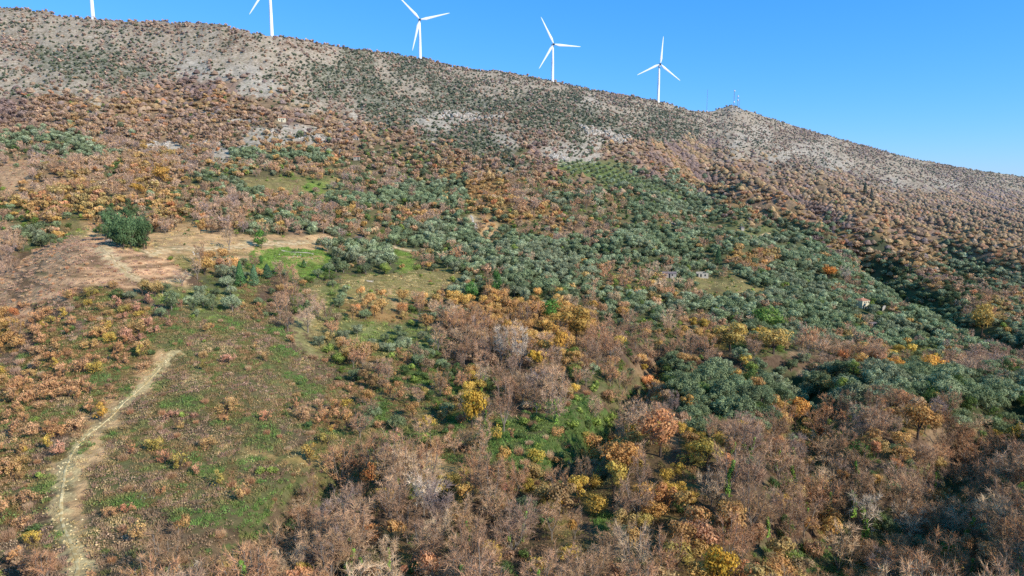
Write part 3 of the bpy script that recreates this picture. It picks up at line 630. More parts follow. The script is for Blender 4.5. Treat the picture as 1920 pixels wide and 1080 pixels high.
MIX = {     # class: [(kind, probability, size min, size max, palette)]
 'b': [('bare', .56, .6, 1.35, P_BARE), ('bare', .14, .7, 1.25, P_PUR), ('oak', .045, .5, .85, P_ORANGE), ('oak', .10, .55, .9, P_RUS), ('oak', .04, .5, .9, P_YEL), ('ever', .03, .4, .8, P_GRN), ('shrub', .06, .7, 1.5, P_GRN), ('brush', .05, 1, 1.6, P_BARE)],
 'B': [('oak', .40, .6, .95, P_RUS), ('bare', .36, .7, 1.0, P_PUR), ('ever', .05, .4, .7, P_GRN), ('oak', .03, .6, .9, P_ORANGE), ('oak', .06, .6, .9, P_OCHRE)],
 'P': [('bare', .66, .7, 1.0, P_PUR), ('oak', .22, .6, .9, P_RUS), ('shrub', .04, .8, 1.2, P_MAQ)],
 'O': [('oak', .66, .6, 1.0, P_OCHRE), ('oak', .16, .6, .9, P_ORANGE), ('bare', .12, .7, 1., P_BARE), ('ever', .03, .5, .7, P_GRN)],
 'Y': [('oak', .40, .5, .85, P_YEL), ('oak', .22, .55, .9, P_OCHRE), ('bare', .25, .7, 1.0, P_BARE)],
 'M': [('bare', .20, .6, 1.0, P_BARE), ('oak', .17, .5, .85, P_OCHRE), ('oak', .08, .5, .8, P_RUS), ('ever', .15, .45, .8, P_GRN), ('olive', .14, .6, .9, P_OLV), ('shrub', .2, .8, 1.5, P_GRN)],
 'V': [('olive', .84, .78, 1.22, P_OLV), ('ever', .04, .5, 1.0, P_GRN), ('bare', .04, .6, .9, P_BARE), ('shrub', .02, .8, 1.2, P_GRN), ('oak', .012, .5, .8, P_OCHRE)],
 'v': [('olive', .36, .6, .9, P_OLV), ('shrub', .1, .6, 1., P_GRN)],
 'D': [('ever', .42, .7, 1.1, P_DK), ('oak', .30, .7, 1.1, P_RUS), ('olive', .14, .7, 1, P_OLV)],
 'L': [('shrub', .62, .7, 1.35, P_GRN), ('brush', .16, .9, 1.5, P_BARE), ('sap', .06, .8, 1.2, P_ORANGE)],
 'g': [('sap', .028, .7, 1.4, P_SALMON), ('brush', .16, .5, 1.0, P_BARE), ('shrub', .06, .4, .8, P_GRN)],
 'o': [('sap', .50, .8, 1.9, P_SALMON), ('sap', .12, .8, 1.7, P_YEL), ('brush', .3, .6, 1.2, P_BARE), ('shrub', .16, .4, .9, P_GRN)],
 'n': [('brush', .46, .6, 1.3, P_BARE), ('sap', .09, .7, 1.4, P_SALMON), ('sap', .03, .7, 1.3, P_YEL), ('shrub', .14, .4, 1.1, P_GRN), ('oak', .02, .4, .6, P_OCHRE)],
 'H': [('brush', .42, .3, .75, P_HEATH), ('shrub', .015, .5, .8, P_MAQ)],
 't': [('shrub', .12, .5, .9, P_GRN), ('brush', .1, .5, .9, P_BARE)], 'F': [('shrub', .05, .5, .9, P_GRN)], 'E': [('brush', .05, .5, .9, P_BARE), ('shrub', .03, .4, .7, P_GRN)],
 'R': [('shrub', .26, .55, 1.35, P_MAQ), ('brush', .13, .8, 1.7, P_PUR)], 'Q': [('shrub', .34, .6, 1.4, P_MAQ), ('brush', .48, 1., 1.9, P_PUR)],
 'A': [('oak', .8, .65, 1.05, P_GOLD), ('bare', .12, .7, 1., P_BARE), ('ever', .03, .5, .7, P_GRN)],
 'W': [('olive', .12, .6, 1.0, P_OLV), ('oak', .24, .55, .9, P_RUS), ('bare', .26, .6, .95, P_PUR), ('oak', .14, .5, .9, P_OCHRE), ('ever', .07, .4, .8, P_GRN), ('shrub', .1, .8, 1.4, P_GRN)],
 'U': [('olive', .62, 1.0, 1.6, P_OLV), ('ever', .05, .9, 1.3, P_GRN), ('oak', .02, .6, .9, P_GOLD)],
 'Z': [('oak', .40, .6, 1.1, P_GOLD), ('oak', .14, .5, .9, P_YEL), ('oak', .14, .6, .95, P_ORANGE), ('bare', .20, .7, 1.15, P_BARE), ('ever', .04, .4, .7, P_GRN)],
 'p': [('brush', .62, .8, 1.5, P_PUR), ('sap', .14, .8, 1.5, P_SALMON), ('shrub', .10, .5, 1.0, P_GRN)],
 'r': [('shrub', .20, .5, 1.1, P_MAQ), ('brush', .06, .8, 1.2, P_PUR)], 'G': [('shrub', .66, .7, 1.6, P_MAQ), ('ever', .03, .35, .5, P_DK), ('brush', .14, 1., 1.7, P_PUR)],
}
# particular trees seen in the photograph: (px, py of crown centre, kind, crown width px, colour, height factor, label)
SPECIAL = [
 (885,752,'oak',52,'d2ae30',1.35,'bright yellow oak standing alone above the green bramble slope'),
 (864,778,'sap',18,'cf8a66',1.3,'slim salmon pink sapling at the left foot of the bright yellow oak'),
 (690,886,'oak',40,'cf8f4e',1.5,'tall orange oak at the upper edge of the bare wood, dark shadow on its left'),
 (1348,1048,'oak',62,'d6ac26',1.35,'golden yellow oak leaning among bare trees at the bottom edge'),
 (1050,942,'oak',28,'c8a42c',1.3,'small bright yellow tree in the bare wood, right of the centre'),
 (992,908,'oak',28,'a8943a',1.2,'small yellow green tree on the dark upper edge of the wood'),
 (1045,640,'oak',44,'cfa23c',1.4,'glowing gold oak at the right end of the ochre copse'),
 (1003,672,'oak',36,'c4a22e',1.3,'yellow oak below the gold oak, beside bare trunks'),
 (1080,598,'oak',66,'a88a40',.9,'broad ochre oak on the slope above the gold oak'),
 (1238,796,'oak',84,'b98656',.95,'large orange brown oak beside the dark olive wood'),
 (1150,890,'oak',66,'a4903c',1.1,'wide yellow green oak below the evergreen gap'),
 (1160,850,'oak',74,'c4934e',1.0,'large tan orange oak behind the yellow green oak'),
 (1325,842,'oak',60,'a0903e',.9,'yellow oak with a green underside at the edge of the olives'),
 (1085,905,'oak',44,'b59a3c',1.1,'yellow brown oak at the dark upper edge of the bare wood'),
 (1118,938,'oak',40,'bf9e3c',1.0,'mottled yellow oak below the dark edge of the wood'),
 (1075,985,'oak',26,'c49a4a',2.0,'tall narrow amber tree in the bare wood'),
 (870,915,'oak',50,'b6944c',1.0,'tan oak with thin leaves at the front edge of the bramble terrace'),
 (1490,765,'oak',56,'b98a3e',1.0,'amber oak in front of the dark olive wood'),
 (1495,752,'oak',20,'e0a020',1.3,'small vivid yellow tree top above the amber oak'),
 (1720,778,'oak',62,'bd9250',1.0,'big orange oak below the olive wood on the right'),
 (1900,808,'oak',46,'b9a040',1.1,'yellow oak cut by the right edge of the view'),
 (1638,838,'oak',30,'cc9668',1.2,'pale orange tree in the shaded wood on the right'),
 (1775,1028,'ever',44,'48702c',1.1,'dense bright green evergreen with a shadow on its left, bottom right'),
 (1605,845,'ever',46,'44602e',1.1,'dark green evergreen bush between bare trees on the right'),
 (1130,820,'ever',34,'3a5030',1.0,'very dark evergreen at the right end of the bramble slope'),
 (1438,590,'ever',60,'66803a',.75,'spreading lime green tree within the olive grove'),
 (1553,508,'oak',32,'c98428',.75,'single bright orange tree in the upper olive grove'),
 (1840,590,'oak',42,'ad9446',1.3,'rounded yellow brown tree by the dark gully'),
 (1740,678,'oak',52,'b88e34',.8,'golden tree left of the yellow pair by the bare hedge'),
 (1672,684,'oak',46,'c28e30',.8,'amber tree on the far side of the olive wood'),
 (1368,622,'oak',70,'a3904a',.7,'wide mustard coloured tree below the olive grove'),
 (1450,628,'oak',60,'a8904a',.8,'mustard coloured oak right of its broad neighbour'),
 (305,326,'oak',36,'b08a38',1.0,'rounded old gold tree on the upper left slope'),
 (258,354,'oak',34,'b08c34',.8,'yellow tree just left of and below the old gold tree'),
 (1035,580,'ever',40,'5f8a3a',.9,'fresh green tree at the lower edge of the olive grove'),
 (930,530,'ever',24,'4a7238',1.9,'tall ivy green tree rising from the olive grove'),
 (885,540,'ever',26,'4f7a3a',1.3,'green tree left of the tall ivy green tree'),
 (490,448,'ever',28,'5f8e3c',1.1,'leafy lime green tree beside the dirt road'),
 (490,488,'ever',11,'4a7a3a',1.6,'small bright green bush on the rocky green field'),
 (384,492,'oak',40,'a88a4c',.8,'olive brown tree on the bank below the dirt road'),
 (190,768,'sap',34,'c69a3a',1.0,'yellow topped oak bush on the left slope'),
 (245,838,'sap',22,'c58e62',1.0,'lone tan sapling by the pale track'),
 (310,852,'sap',34,'cf9470',.9,'large salmon sapling on the green meadow'),
 (371,874,'sap',26,'d6a078',1.0,'pale salmon sapling right of the larger one on the meadow'),
 (240,942,'sap',26,'cc8f68',1.2,'salmon sapling beside the grey rock patch'),
 (580,845,'sap',44,'c5a24c',.9,'yellow orange oak bush above the tan terrace'),
 (500,775,'sap',32,'c98e6a',.8,'pinkish oak bush on the meadow, left of the yellow ones'),
 (555,755,'sap',20,'d09c70',1.3,'upright pale orange sapling at the meadow edge'),
 (620,950,'oak',36,'c79a4a',.8,'orange oak bush at the end of the diagonal shadow'),
 (660,945,'ever',1,'446030',1,''),
 (760,1065,'oak',28,'cf9470',1.2,'salmon orange tree cut by the bottom edge'),
 (800,780,'sap',30,'bfa03c',1.3,'yellow sapling left of the bright yellow oak'),
 (930,806,'sap',26,'bfa040',1.3,'thin yellow sapling right of and below the bright yellow oak'),
 (958,810,'sap',20,'cf9c70',1.1,'tan sapling touching a thin yellow one'),
 (1045,803,'sap',28,'c89a62',.8,'orange sapling on the green bramble slope'),
 (870,832,'sap',20,'cf9872',1.1,'small salmon sapling in the middle of the bramble slope'),
 (1005,850,'oak',36,'a49438',.9,'yellow bush on the brambles above the wood'),
 (942,905,'sap',28,'c9857a',1.2,'pink sapling at the dark upper edge of the wood'),
 (900,560,'olive',1,'6a7a68',1,''),
]
SPECIAL = [s for s in SPECIAL if s[3] > 2]
OLIVE_ROW = [(322,560,38),(303,582,22),(362,570,22),(370,585,16),(398,568,24),(436,563,36),(484,562,18),(498,588,12)]
for i, (a, b, w) in enumerate(OLIVE_ROW):
    SPECIAL.append((a, b, 'olive', w, P_OLV[i % 6], 1.15, ['largest gnarled olive at the left end of the row above the meadow', 'low olive at the left foot of the olive row', 'leaning olive with a bare forked trunk in the meadow row', 'small olive below the forked one in the row', 'upright olive in the middle of the meadow row',
        'broad pale olive towards the right end of the row', 'narrow olive at the right end of the row by the bare thicket', 'tiny olive standing alone below the right end of the row'][i]))
_C = 0
CONES = [(451,513,24,50,'4f7846','slender green conical cypress, leftmost of the three by the meadow'), (477,516,22,42,'587a58','paler feathery conifer in the middle of the three by the meadow'), (501,508,26,28,'3f6046','short round dark conifer, rightmost of the three by the meadow'),
         (1621,354,9,22,'2c4a38','lone dark cypress on the brown wooded slope, left one of two'), (1633,364,8,24,'33443c','lone dark cypress on the brown wooded slope, right one of two'),
         (1346,480,16,34,'3c5a3c','dark pointed conifer standing in the olive grove'), (229,300,5,14,'4a6a48','thin pointed conifer on the upper left slope'), (570,494,12,16,'4a6a40','small rounded conifer on the green field')]
for k, (a, b) in enumerate([(199,425),(211,414),(222,420),(231,428),(241,418),(252,424),(263,428),(274,434),(207,436),(219,440),(232,444),(246,441),(259,443),(270,446)]):
    SPECIAL.append((a, b - 2, 'ever', 27 + k % 4 * 2, ['56704a', '4f6843', '5f7850'][k % 3], 1.75 if k < 8 else 1.4, 'GROUP'))
BARES = [(795,905,62,1.2,'pale bare tree with many upright limbs in front of the tan terrace'), (975,645,50,1.3,'tall bare tree with pale trunks below the ochre copse'), (940,640,44,1.3,'bare tree left of the tallest pale trunks in the copse'), (1045,720,70,1.0,'spreading purple grey bare tree below the gold oak'),
         (1620,945,80,1.0,'wide silvery bare tree hung with ivy in the shaded wood'), (1700,960,60,1.,'bare tree with pale arching limbs right of the silvery one'), (945,745,60,1.3,'tall bare tree right of the bright yellow oak'), (1770,960,70,.9,'low pale bare tree above the bright green evergreen'),
         (1585,508,20,1.5,'pale leafless poplar in the upper olive grove'), (350,1068,70,.8,'pale bare tree crown at the bottom edge of the meadow'), (880,970,56,1.1,'bare tree with ivy on its stem in the middle of the wood'), (430,440,36,1.,'reddish bare tree beside the dirt road'), (1825,865,70,.9,'greyish bare tree in front of the dark hollow'),
         (525,565,40,1.1,'dense purple bare thicket tree right of the olive row'), (540,590,34,1.1,'purple bare tree in the thicket, nearest the tan strip')]
LAND = [(885,752,'the bright yellow oak'), (310,672,'the track top'), (140,845,'the wide part of the track'), (122,985,'the lower track'), (400,575,'the row of olives'), (290,540,'the mound path fork'),
        (475,512,'the meadow conifers'), (236,428,'the dark evergreen clump'), (370,470,'the tan road bank'), (1615,566,'the red-roofed house'), (1312,517,'the roofless white ruin'), (888,416,'the white road bend'), (672,450,'the road shelter'),
        (1150,330,'the young plantation'), (1045,640,'the glowing gold oak'), (1348,1048,'the bottom golden oak'), (1775,1028,'the bright green evergreen'), (690,886,'the tall orange oak'), (1238,796,'the large orange oak'), (1627,360,'the two lone cypresses'),
        (1135,255,'the pale rock face'), (1438,590,'the lime green tree'), (1553,508,'the single orange tree'), (668,297,'the small white house'), (530,224,'the upper farmhouse'), (350,272,'the white boulders'), (270,935,'the grey rock patch'), (1700,545,'the dark gully'),
        (1700,700,'the dark olive wood'), (1490,765,'the amber oak'), (305,326,'the old gold tree'), (760,490,'the bright green clearing'), (590,868,'the tan terrace'), (1050,960,'the small yellow tree'), (1620,945,'the silvery bare tree'), (20,640,'the left mound flank'), (60,330,'the grassy left shoulder'), (1850,460,'the ribbed brown slope'), (1000, 430, 'the upper olive grove'), (1720, 778, 'the big orange oak'), (1638, 838, 'the pale orange tree'), (1325, 842, 'the green-sided oak'), (1605, 845, 'the dark green bush'), (1895, 808, 'the edge yellow oak'), (1740, 678, 'the golden hedge tree'),
        (1310, 740, 'the olive wood tip'), (1850, 750, 'the olive wood far end'), (1150, 850, 'the tan orange oak'), (795, 905, 'the many-limbed tree'), (1045, 720, 'the spreading bare tree'), (1825, 865, 'the dark hollow'), (190, 768, 'the yellow-topped bush'),
        (310, 852, 'the large salmon sapling'), (1060, 820, 'the bramble slope'), (1450, 985, 'the bare wood middle'), (580, 1020, 'the shadow edge'), (900, 1040, 'the bottom bare wood'), (1240, 1050, 'the tan thicket'), (60, 720, 'the left orange slope'), (150, 620, 'the upper orange slope')]
blocked = []   # (x, y, radius) where scattered trees are kept away
THINGS = []    # individuals: dict
def add_individual(kd, x, y, z, rz, s, sz, hexc, label=None, ivy=False, hi=None, name=None):
    THINGS.append(dict(kd=kd, x=x, y=y, z=z, rz=rz, s=s, sz=sz, c=hexc, label=label, ivy=ivy, hi=hi, name=name))
BASE_W = {'oak': 5.8, 'olive': 5.8, 'ever': 5.2, 'sap': 2.4, 'shrub': 2.8, 'bare': 6.2}; BASE_C = {'oak': 4.2, 'olive': 2.9, 'ever': 3.1, 'sap': 1.5, 'shrub': .8, 'bare': 5.0}
def from_crown(px, py, wpx, kd, hf):
    x, y, z = hit(px, py)
    for r in range(4):
        s = wpx * (y * CT - z * ST) / F / BASE_W[kd]; hpx = BASE_C[kd] * s * hf * F / y
        x, y, z = hit(px, py + hpx)
    return x, y, z, s
for k, (px, py, kd, w, c, hf, lab) in enumerate(SPECIAL):
    x, y, z, s = from_crown(px, py, w, kd, hf); blocked.append((x, y, s * BASE_W[kd] * .55))
    for q_ in ((1, 2) if y < 330 and kd in ('oak', 'ever') else (1,)): blocked.append((x * (1 - q_ * 3.4 / y), y - q_ * 3.4, 2.6 if kd in ('oak', 'ever') else 1.6))
    add_individual(kd, x, y, z - .1, k * 1.7, s, s * hf, c, lab)
for k, (px, py, w, hf, lab) in enumerate(BARES):
    x, y, z, s = from_crown(px, py, w, 'bare', hf); blocked.append((x, y, s * 2.6)); blocked.append((x * (1 - 3.5 / y), y - 3.5, 2.4))
    add_individual('bare', x, y, z - .1, k * 1.3, s, s * hf, 'a89888' if 'pale' in lab or 'silver' in lab else P_BARE[k % 6], lab, ivy='ivy' in lab)
for k, (px, py, w, h, c, lab) in enumerate(CONES):
    x, y, z = hit(px, py + h / 2); sz = h * y / F / 9.; s = w * y / F / 3.0; blocked.append((x, y, s * 1.5 + 1.5)); k2 = 5 + .008 * y; blocked.append((x * (1 - k2 / y), y - k2, 3 + .004 * y)); blocked.append((x * (1 - 2 * k2 / y), y - 2 * k2, 2 + .004 * y))
    add_individual('cyp', x, y, z - .1, k, s, sz, c, lab)
# buildings keep a small clearing in front of them
BUILD = {'red_house': (1615, 576), 'ruin': (1316, 519), 'white_house': (669, 300), 'upper_house': (529, 228), 'white_hut': (557, 237), 'long_barn': (1254, 519), 'shelter': (672, 451), 'hut_a': (1391, 431), 'hut_b': (1637, 613), 'wall_b': (1657, 581), 'hut_c': (670, 262), 'hut_d': (602, 539)}
BW = {k: hit(*v) for k, v in BUILD.items()}
for k, p in BW.items():
    r = 5 if k in ('red_house', 'ruin', 'long_barn', 'white_house', 'upper_house') else 3
    for q_ in (0, .9, 1.8, 2.7, 3.6, 4.5, 5.4): blocked.append((p[0] * (1 - q_ * r / p[1]), p[1] - q_ * r, r * (1.15 - .06 * q_)))
BL = np.array(blocked)

recs = {}
def scatter(y0, y1, cell, seed, tufts=False):
    r = np.random.default_rng(seed)
    xs = np.arange(-1.25 * y1, 1.25 * y1, cell); ys = np.arange(y0, y1, cell)
    gx, gy = np.meshgrid(xs, ys); gx = (gx + r.uniform(-.48, .48, gx.shape) * cell).ravel(); gy = (gy + r.uniform(-.48, .48, gy.shape) * cell).ravel()
    m = (gy >= y0) & (gy < y1) & (np.abs(gx / gy) < (1.2 if not tufts else .95)); gx, gy = gx[m], gy[m]; s = sat(gx, gy); m = s < 1.012; gx, gy, s = gx[m], gy[m], s[m]
    gz = zat(gx, gy); px, py = project(gx, gy, gz); m = (px > -620) & (px < 2450) & (py < 1400); gx, gy, gz, px, py, s = [a[m] for a in (gx, gy, gz, px, py, s)]
    cls = region(px, np.where(s > .995, np.clip(py, 0, 1080), py), 20 if not tufts else 8)
    keep = np.ones(len(gx), bool)
    for k, w in (('track', 1.5), ('mound', 1.2), ('road', 2.6), ('road2', 3.5), ('lane', 2.2), ('streak', 2.2), ('terrace', 1.4), ('terrace2', 1.2)):
        ww = w + (0.2 if tufts else 1.2)
        keep &= seg_dist(gx, gy, PW[k]) > ww * r.uniform(.5, 1.1, len(gx))
    if not tufts:
        sw = (r.random(len(gx)) < .13) & (s < .99); alt = region(px + r.uniform(-75, 75, len(gx)), py + r.uniform(-45, 45, len(gx)), 4); far_ok = ~np.isin(alt, [CI[c] for c in 'DYEFt']); open_ = np.isin(cls, [CI[c] for c in 'goHnEtF']); cls = np.where(sw & far_ok & ~open_, alt, cls)
        for bx, by, br in BL: keep &= (gx - bx) ** 2 + (gy - by) ** 2 > br * br
    return gx[keep], gy[keep], gz[keep], px[keep], py[keep], cls[keep], r
def in_plant(p, q): return (q > 302 - (p - 1045) * .02 + max(0, p - 1120) * .42) & (q < 316 + (p - 1045) * .26) & (p > 1045) & (p < 1290) if np.isscalar(p) else (q > 302 - (p - 1045) * .02 + np.maximum(0, p - 1120) * .42) & (q < 316 + (p - 1045) * .26) & (p > 1045) & (p < 1290)
def plant(y0, y1, cell, seed, sizek=1.0, only=''):
    gx, gy, gz, px, py, cls, r = scatter(y0, y1, cell, seed)
    k_ = ~in_plant(px, py); gx, gy, gz, px, py, cls = [a[k_] for a in (gx, gy, gz, px, py, cls)]
    # clumpiness: same colour family in drifts
    drift = fbm(gx / 28, gy / 28, 41, 3); gap_ = fbm(gx / 11, gy / 11, 43, 2); cl_ = sm(.35, .65, fbm(gx / 9, gy / 9, 61, 2)); cm_ = sm(.3, .7, fbm(gx / 34, gy / 24, 62, 3))
    srr = gx * .87 + gy * .5 + (fbm(gx / 130, gy / 130, 5, 2) - .5) * 90; rb = 1 - np.abs(((srr / 82) % 1.0) * 2 - 1)
    for i in range(len(gx)):
        c = CODES[cls[i]]
        if (only and c not in only) or (not only and c in 'RQrG' and gy[i] > 600): continue
        v = r.random() / (.72 + .5 * gap_[i])
        if c in 'POB' and gx[i] / gy[i] > .2 and gy[i] > 560: c = 'O' if rb[i] + r.normal() * .10 > .62 else 'P'
        v2 = v * (1.0 if c not in 'oRr' else (.5 + .8 * cl_[i] if c == 'o' else .3 + 1.5 * cm_[i]))
        for (kd, p, s0, s1, pal) in MIX[c]:
            if v2 < p:
                if kd == 'bare' and gy[i] > 620: kd = 'oak'
                if kd == 'brush' and gy[i] > 560: kd = 'shrub'
                s = (s0 + (s1 - s0) * (r.random() ** 1.5 if kd in ('shrub', 'brush') else r.random())) * sizek * (1 if kd not in ('oak', 'bare') else .88 + .3 * drift[i])
                if c == 'P' and gy[i] > 620 and rb[i] < .45: pal = P_HOL
                elif kd == 'oak' and gy[i] > 620 and pal is P_OCHRE: pal = P_FAR
                hx = pal[int(min(len(pal) - 1, max(0, (drift[i] - .3) * 2.5 * len(pal) + r.normal() * 1.6)))]
                recs.setdefault(kd, []).append([gx[i], gy[i], gz[i] - .1 - (.7 if gy[i] > 700 and kd == 'oak' else 0), r.uniform(0, 6.28), s * (1.1 if gy[i] > 700 and kd == 'oak' else 1), s * r.uniform(.85, 1.15) * (.92 if gy[i] > 700 and kd == 'oak' else 1), hx, px[i], py[i], c]); break
            v2 -= p
plant(600, 1320, 3.7, 105, 1.2, 'RQrG'); plant(1320, 2080, 5.6, 106, 1.35, 'RQrG')
plant(82, 250, 4.1, 101, 1.05)
plant(250, 520, 4.9, 102, 1.06)
plant(520, 1000, 5.6, 103, 1.18)
plant(1000, 1400, 4.5, 104, 1.06)
plant(1400, 2080, 5.3, 107, 1.22)
# the young olive plantation in straight rows on the far slope
pr_ = np.random.default_rng(77); pc = hit(1130, 325)
for a_ in range(-14, 30):
    for b_ in range(-9, 10):
        x_ = pc[0] + a_ * 7.2 * .87 - b_ * 11.5 * .5 + pr_.normal() * .4; y_ = pc[1] - a_ * 7.2 * .5 - b_ * 11.5 * .87 + pr_.normal() * .4
        z_ = float(zat(x_, y_)); p_, q_ = project(x_, y_, z_)
        if in_plant(p_, q_): s_ = pr_.uniform(.72, .9); recs['olive'].append([x_, y_, z_ - .1, pr_.uniform(0, 6.28), s_, s_, P_OLV[pr_.integers(0, 6)], p_, q_, 'v'])
KIND_INFO = {   # kind: (name, category, group, noun, crown only?)
 'oak': ('oak_tree', 'oak tree', 'autumn oaks on the hillside', 'oak'), 'olive': ('olive_tree', 'olive tree', 'olive trees on the hillside', 'olive'), 'bare': ('bare_tree', 'bare tree', 'leafless trees on the hillside', 'bare tree'),
 'ever': ('evergreen_tree', 'evergreen tree', 'evergreen trees on the hillside', 'evergreen'), 'sap': ('oak_sapling', 'sapling', 'oak saplings on the slopes', 'sapling'), 'shrub': ('green_shrub', 'shrub', 'shrubs on the slopes', 'shrub'),
 'brush': ('bare_bush', 'bush', 'leafless bushes', 'twiggy bush'), 'cyp': ('cypress_tree', 'cypress', 'conifers', 'conifer')}
LIMIT = {'oak': 262, 'olive': 288, 'bare': 282, 'ever': 280, 'sap': 280, 'shrub': 298, 'brush': 298}
HVIS = {'oak': 6.5, 'olive': 4.8, 'bare': 7.5, 'ever': 6, 'sap': 2.6, 'shrub': 1.8, 'brush': 1.7}
STUFFN = {'oak': ('oak_woodland', 'autumn oak woodland in ochre, orange and russet covering the far slopes', 'woodland'), 'olive': ('olive_grove', 'grey green olive groves spreading over the terraces in the middle distance', 'olive grove'),
          'bare': ('bare_woodland', 'purple brown leafless woodland covering the slopes', 'woodland'), 'ever': ('evergreen_thicket', 'scattered dark evergreen trees further up the hill', 'trees'),
          'sap': ('sapling_thicket', 'far low orange oak scrub', 'scrub'), 'shrub': ('maquis_scrub', 'dark green maquis scrub dotting the pale rocky mountainside', 'scrub'), 'brush': ('dry_brush', 'brown leafless brush between the shrubs', 'scrub')}
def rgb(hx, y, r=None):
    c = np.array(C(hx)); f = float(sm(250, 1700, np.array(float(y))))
    g = c.mean(); q = .15 + .26 * f; c = c * (1 - q) + g * q; c = c * (1 - .10 * f) + np.array([.16, .19, .27]) * .22 * f  # distant tints greyed and blued: haze painted into the plant colour
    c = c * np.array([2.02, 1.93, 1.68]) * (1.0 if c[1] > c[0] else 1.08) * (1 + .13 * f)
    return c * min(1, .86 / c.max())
for kd, L in recs.items():
    scr = []
    for i, a in enumerate(L):
        sp = a[4] * HVIS[kd] * F / a[1]; vis = (4 < a[7] < 1916 and a[8] < 1080 + sp * .5 and a[8] - sp > 5)
        scr.append((-(sp if vis else 0), i))
    scr.sort(); chosen = set(i for v, i in scr[:LIMIT[kd]] if v < 0)
    far_ = []
    pr = PROTO[kd]
    for i, a in enumerate(L):
        if i in chosen: add_individual(kd, a[0], a[1], a[2], a[3], a[4], a[5], a[6], None, ivy=(kd == 'bare' and random.random() < .14))
        else:
            hi = a[1] < 330; nlo = pr['nlo']; fr = kd in ('oak', 'olive'); lo_ = range(pr['nhi'], pr['nhi'] + nlo - (FAR_N if fr else 0)); idx = random.choice(range(pr['nhi'] + nlo - FAR_N, pr['nhi'] + nlo)) if fr and a[1] > (760 if kd == 'oak' else 900) + random.uniform(-160, 160) else random.choice(lo_) if not hi else random.randrange(pr['nhi'])
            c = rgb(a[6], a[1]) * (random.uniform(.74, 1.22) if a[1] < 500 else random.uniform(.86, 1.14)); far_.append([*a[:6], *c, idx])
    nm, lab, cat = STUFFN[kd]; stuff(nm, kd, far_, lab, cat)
# ground cover
GT = {'p': (.5, ['7c6656', '8a7262', '6a6a44', '8e7a66']), 'Z': (.2, ['6b5a3c', '5f5a38']), 'n': (.6, ['7a6450', '86705a', '6a6a40', '8e7660']), 'A': (.2, ['8a6c44']), 'g': (.75, ['5f7a3c', '6a7840', '727244', '7a6a48', '86704c', '846a58', '8e7a58', '8a6e60', '9a8660']), 'o': (.7, ['5f7440', '7a6a44', '8a6a4c', '6f7844', '93785a']), 'H': (.4, ['947868', '8a6e60', '9c806a', '826a5c', 'a0886c']), 't': (.5, P_TAN + ['8a8a4c']), 'E': (.10, P_TAN), 'F': (.6, ['6f8e3a', '7d9a44', '648238']),
      'L': (.7, ['4f6e34', '5c7a3c', '6a7a40']), 'M': (.45, ['6a7a40', '7f6c4a', '5c6e3a']), 'v': (.4, ['7a8a48', '6f7e40', '94905a']), 'b': (.25, ['6b5646', '5f5a38', '7a614a']), 'V': (.12, ['66703c', '74743f']), 'O': (.2, ['8a6c44', '6f6c3c']), 'Y': (.25, ['7a6c3a'])}
tf = []
for (y0, y1, cell, lo) in ((82, 215, 1.0, False), (215, 340, 1.5, False), (340, 560, 3.0, True)):
    gx, gy, gz, px, py, cls, r = scatter(y0, y1, cell, 200 + int(y0), True)
    dn = fbm(gx / 7, gy / 7, 55, 3)
    for i in range(len(gx)):
        g = GT.get(CODES[cls[i]]);
        if g is None or r.random() > g[0] or py[i] > 1110 or px[i] < -30 or px[i] > 1950: continue
        pal = g[1]; hx = pal[int(min(len(pal) - 1, max(0, (dn[i] - .25) * 2 * len(pal) + r.normal() * .6)))]
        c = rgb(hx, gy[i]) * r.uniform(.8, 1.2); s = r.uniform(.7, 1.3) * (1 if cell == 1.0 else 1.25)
        idx = (r.integers(0, 4) if CODES[cls[i]] != 'H' else r.integers(0, 2)) if not lo else 4 + (r.integers(0, 2) if CODES[cls[i]] != 'H' else 0); tf.append([gx[i], gy[i], gz[i], r.uniform(0, 6.28), s, s * (.6 if CODES[cls[i]] in 'HEtF' else .95), *c, idx])
stuff('ground_cover', 'tuft', tf, 'grass, bracken and low brambles covering the open slopes', 'ground cover')

# ------------------------------------------------------------------ individuals become objects
ivy_mb = MB(); random.seed(5)
for k in range(420):
    z = random.uniform(.2, 5.2); a = random.random() * 6.283; r = random.uniform(.15, .55) * (1.1 - z / 8)
    ivy_mb.quad(np.array([math.cos(a) * r + .12 * z * math.sin(z), math.sin(a) * r, z]), np.array([math.cos(a), math.sin(a), .2]) + rdir() * .6, random.uniform(.2, .42), random.uniform(.65, 1.3))
IVY = bare_mesh('ivy', ivy_mb, [M_LEAF])
ORD = ['nearest', 'second', 'third', 'fourth', 'fifth', 'sixth', 'seventh', 'eighth', 'ninth', 'tenth', 'eleventh', 'twelfth', 'thirteenth', 'fourteenth', 'fifteenth', 'sixteenth', 'seventeenth', 'eighteenth', 'nineteenth', 'twentieth', 'twenty-first', 'twenty-second', 'twenty-third', 'twenty-fourth', 'twenty-fifth', 'twenty-sixth', 'twenty-seventh', 'twenty-eighth', 'twenty-ninth', 'thirtieth']
cells = {}
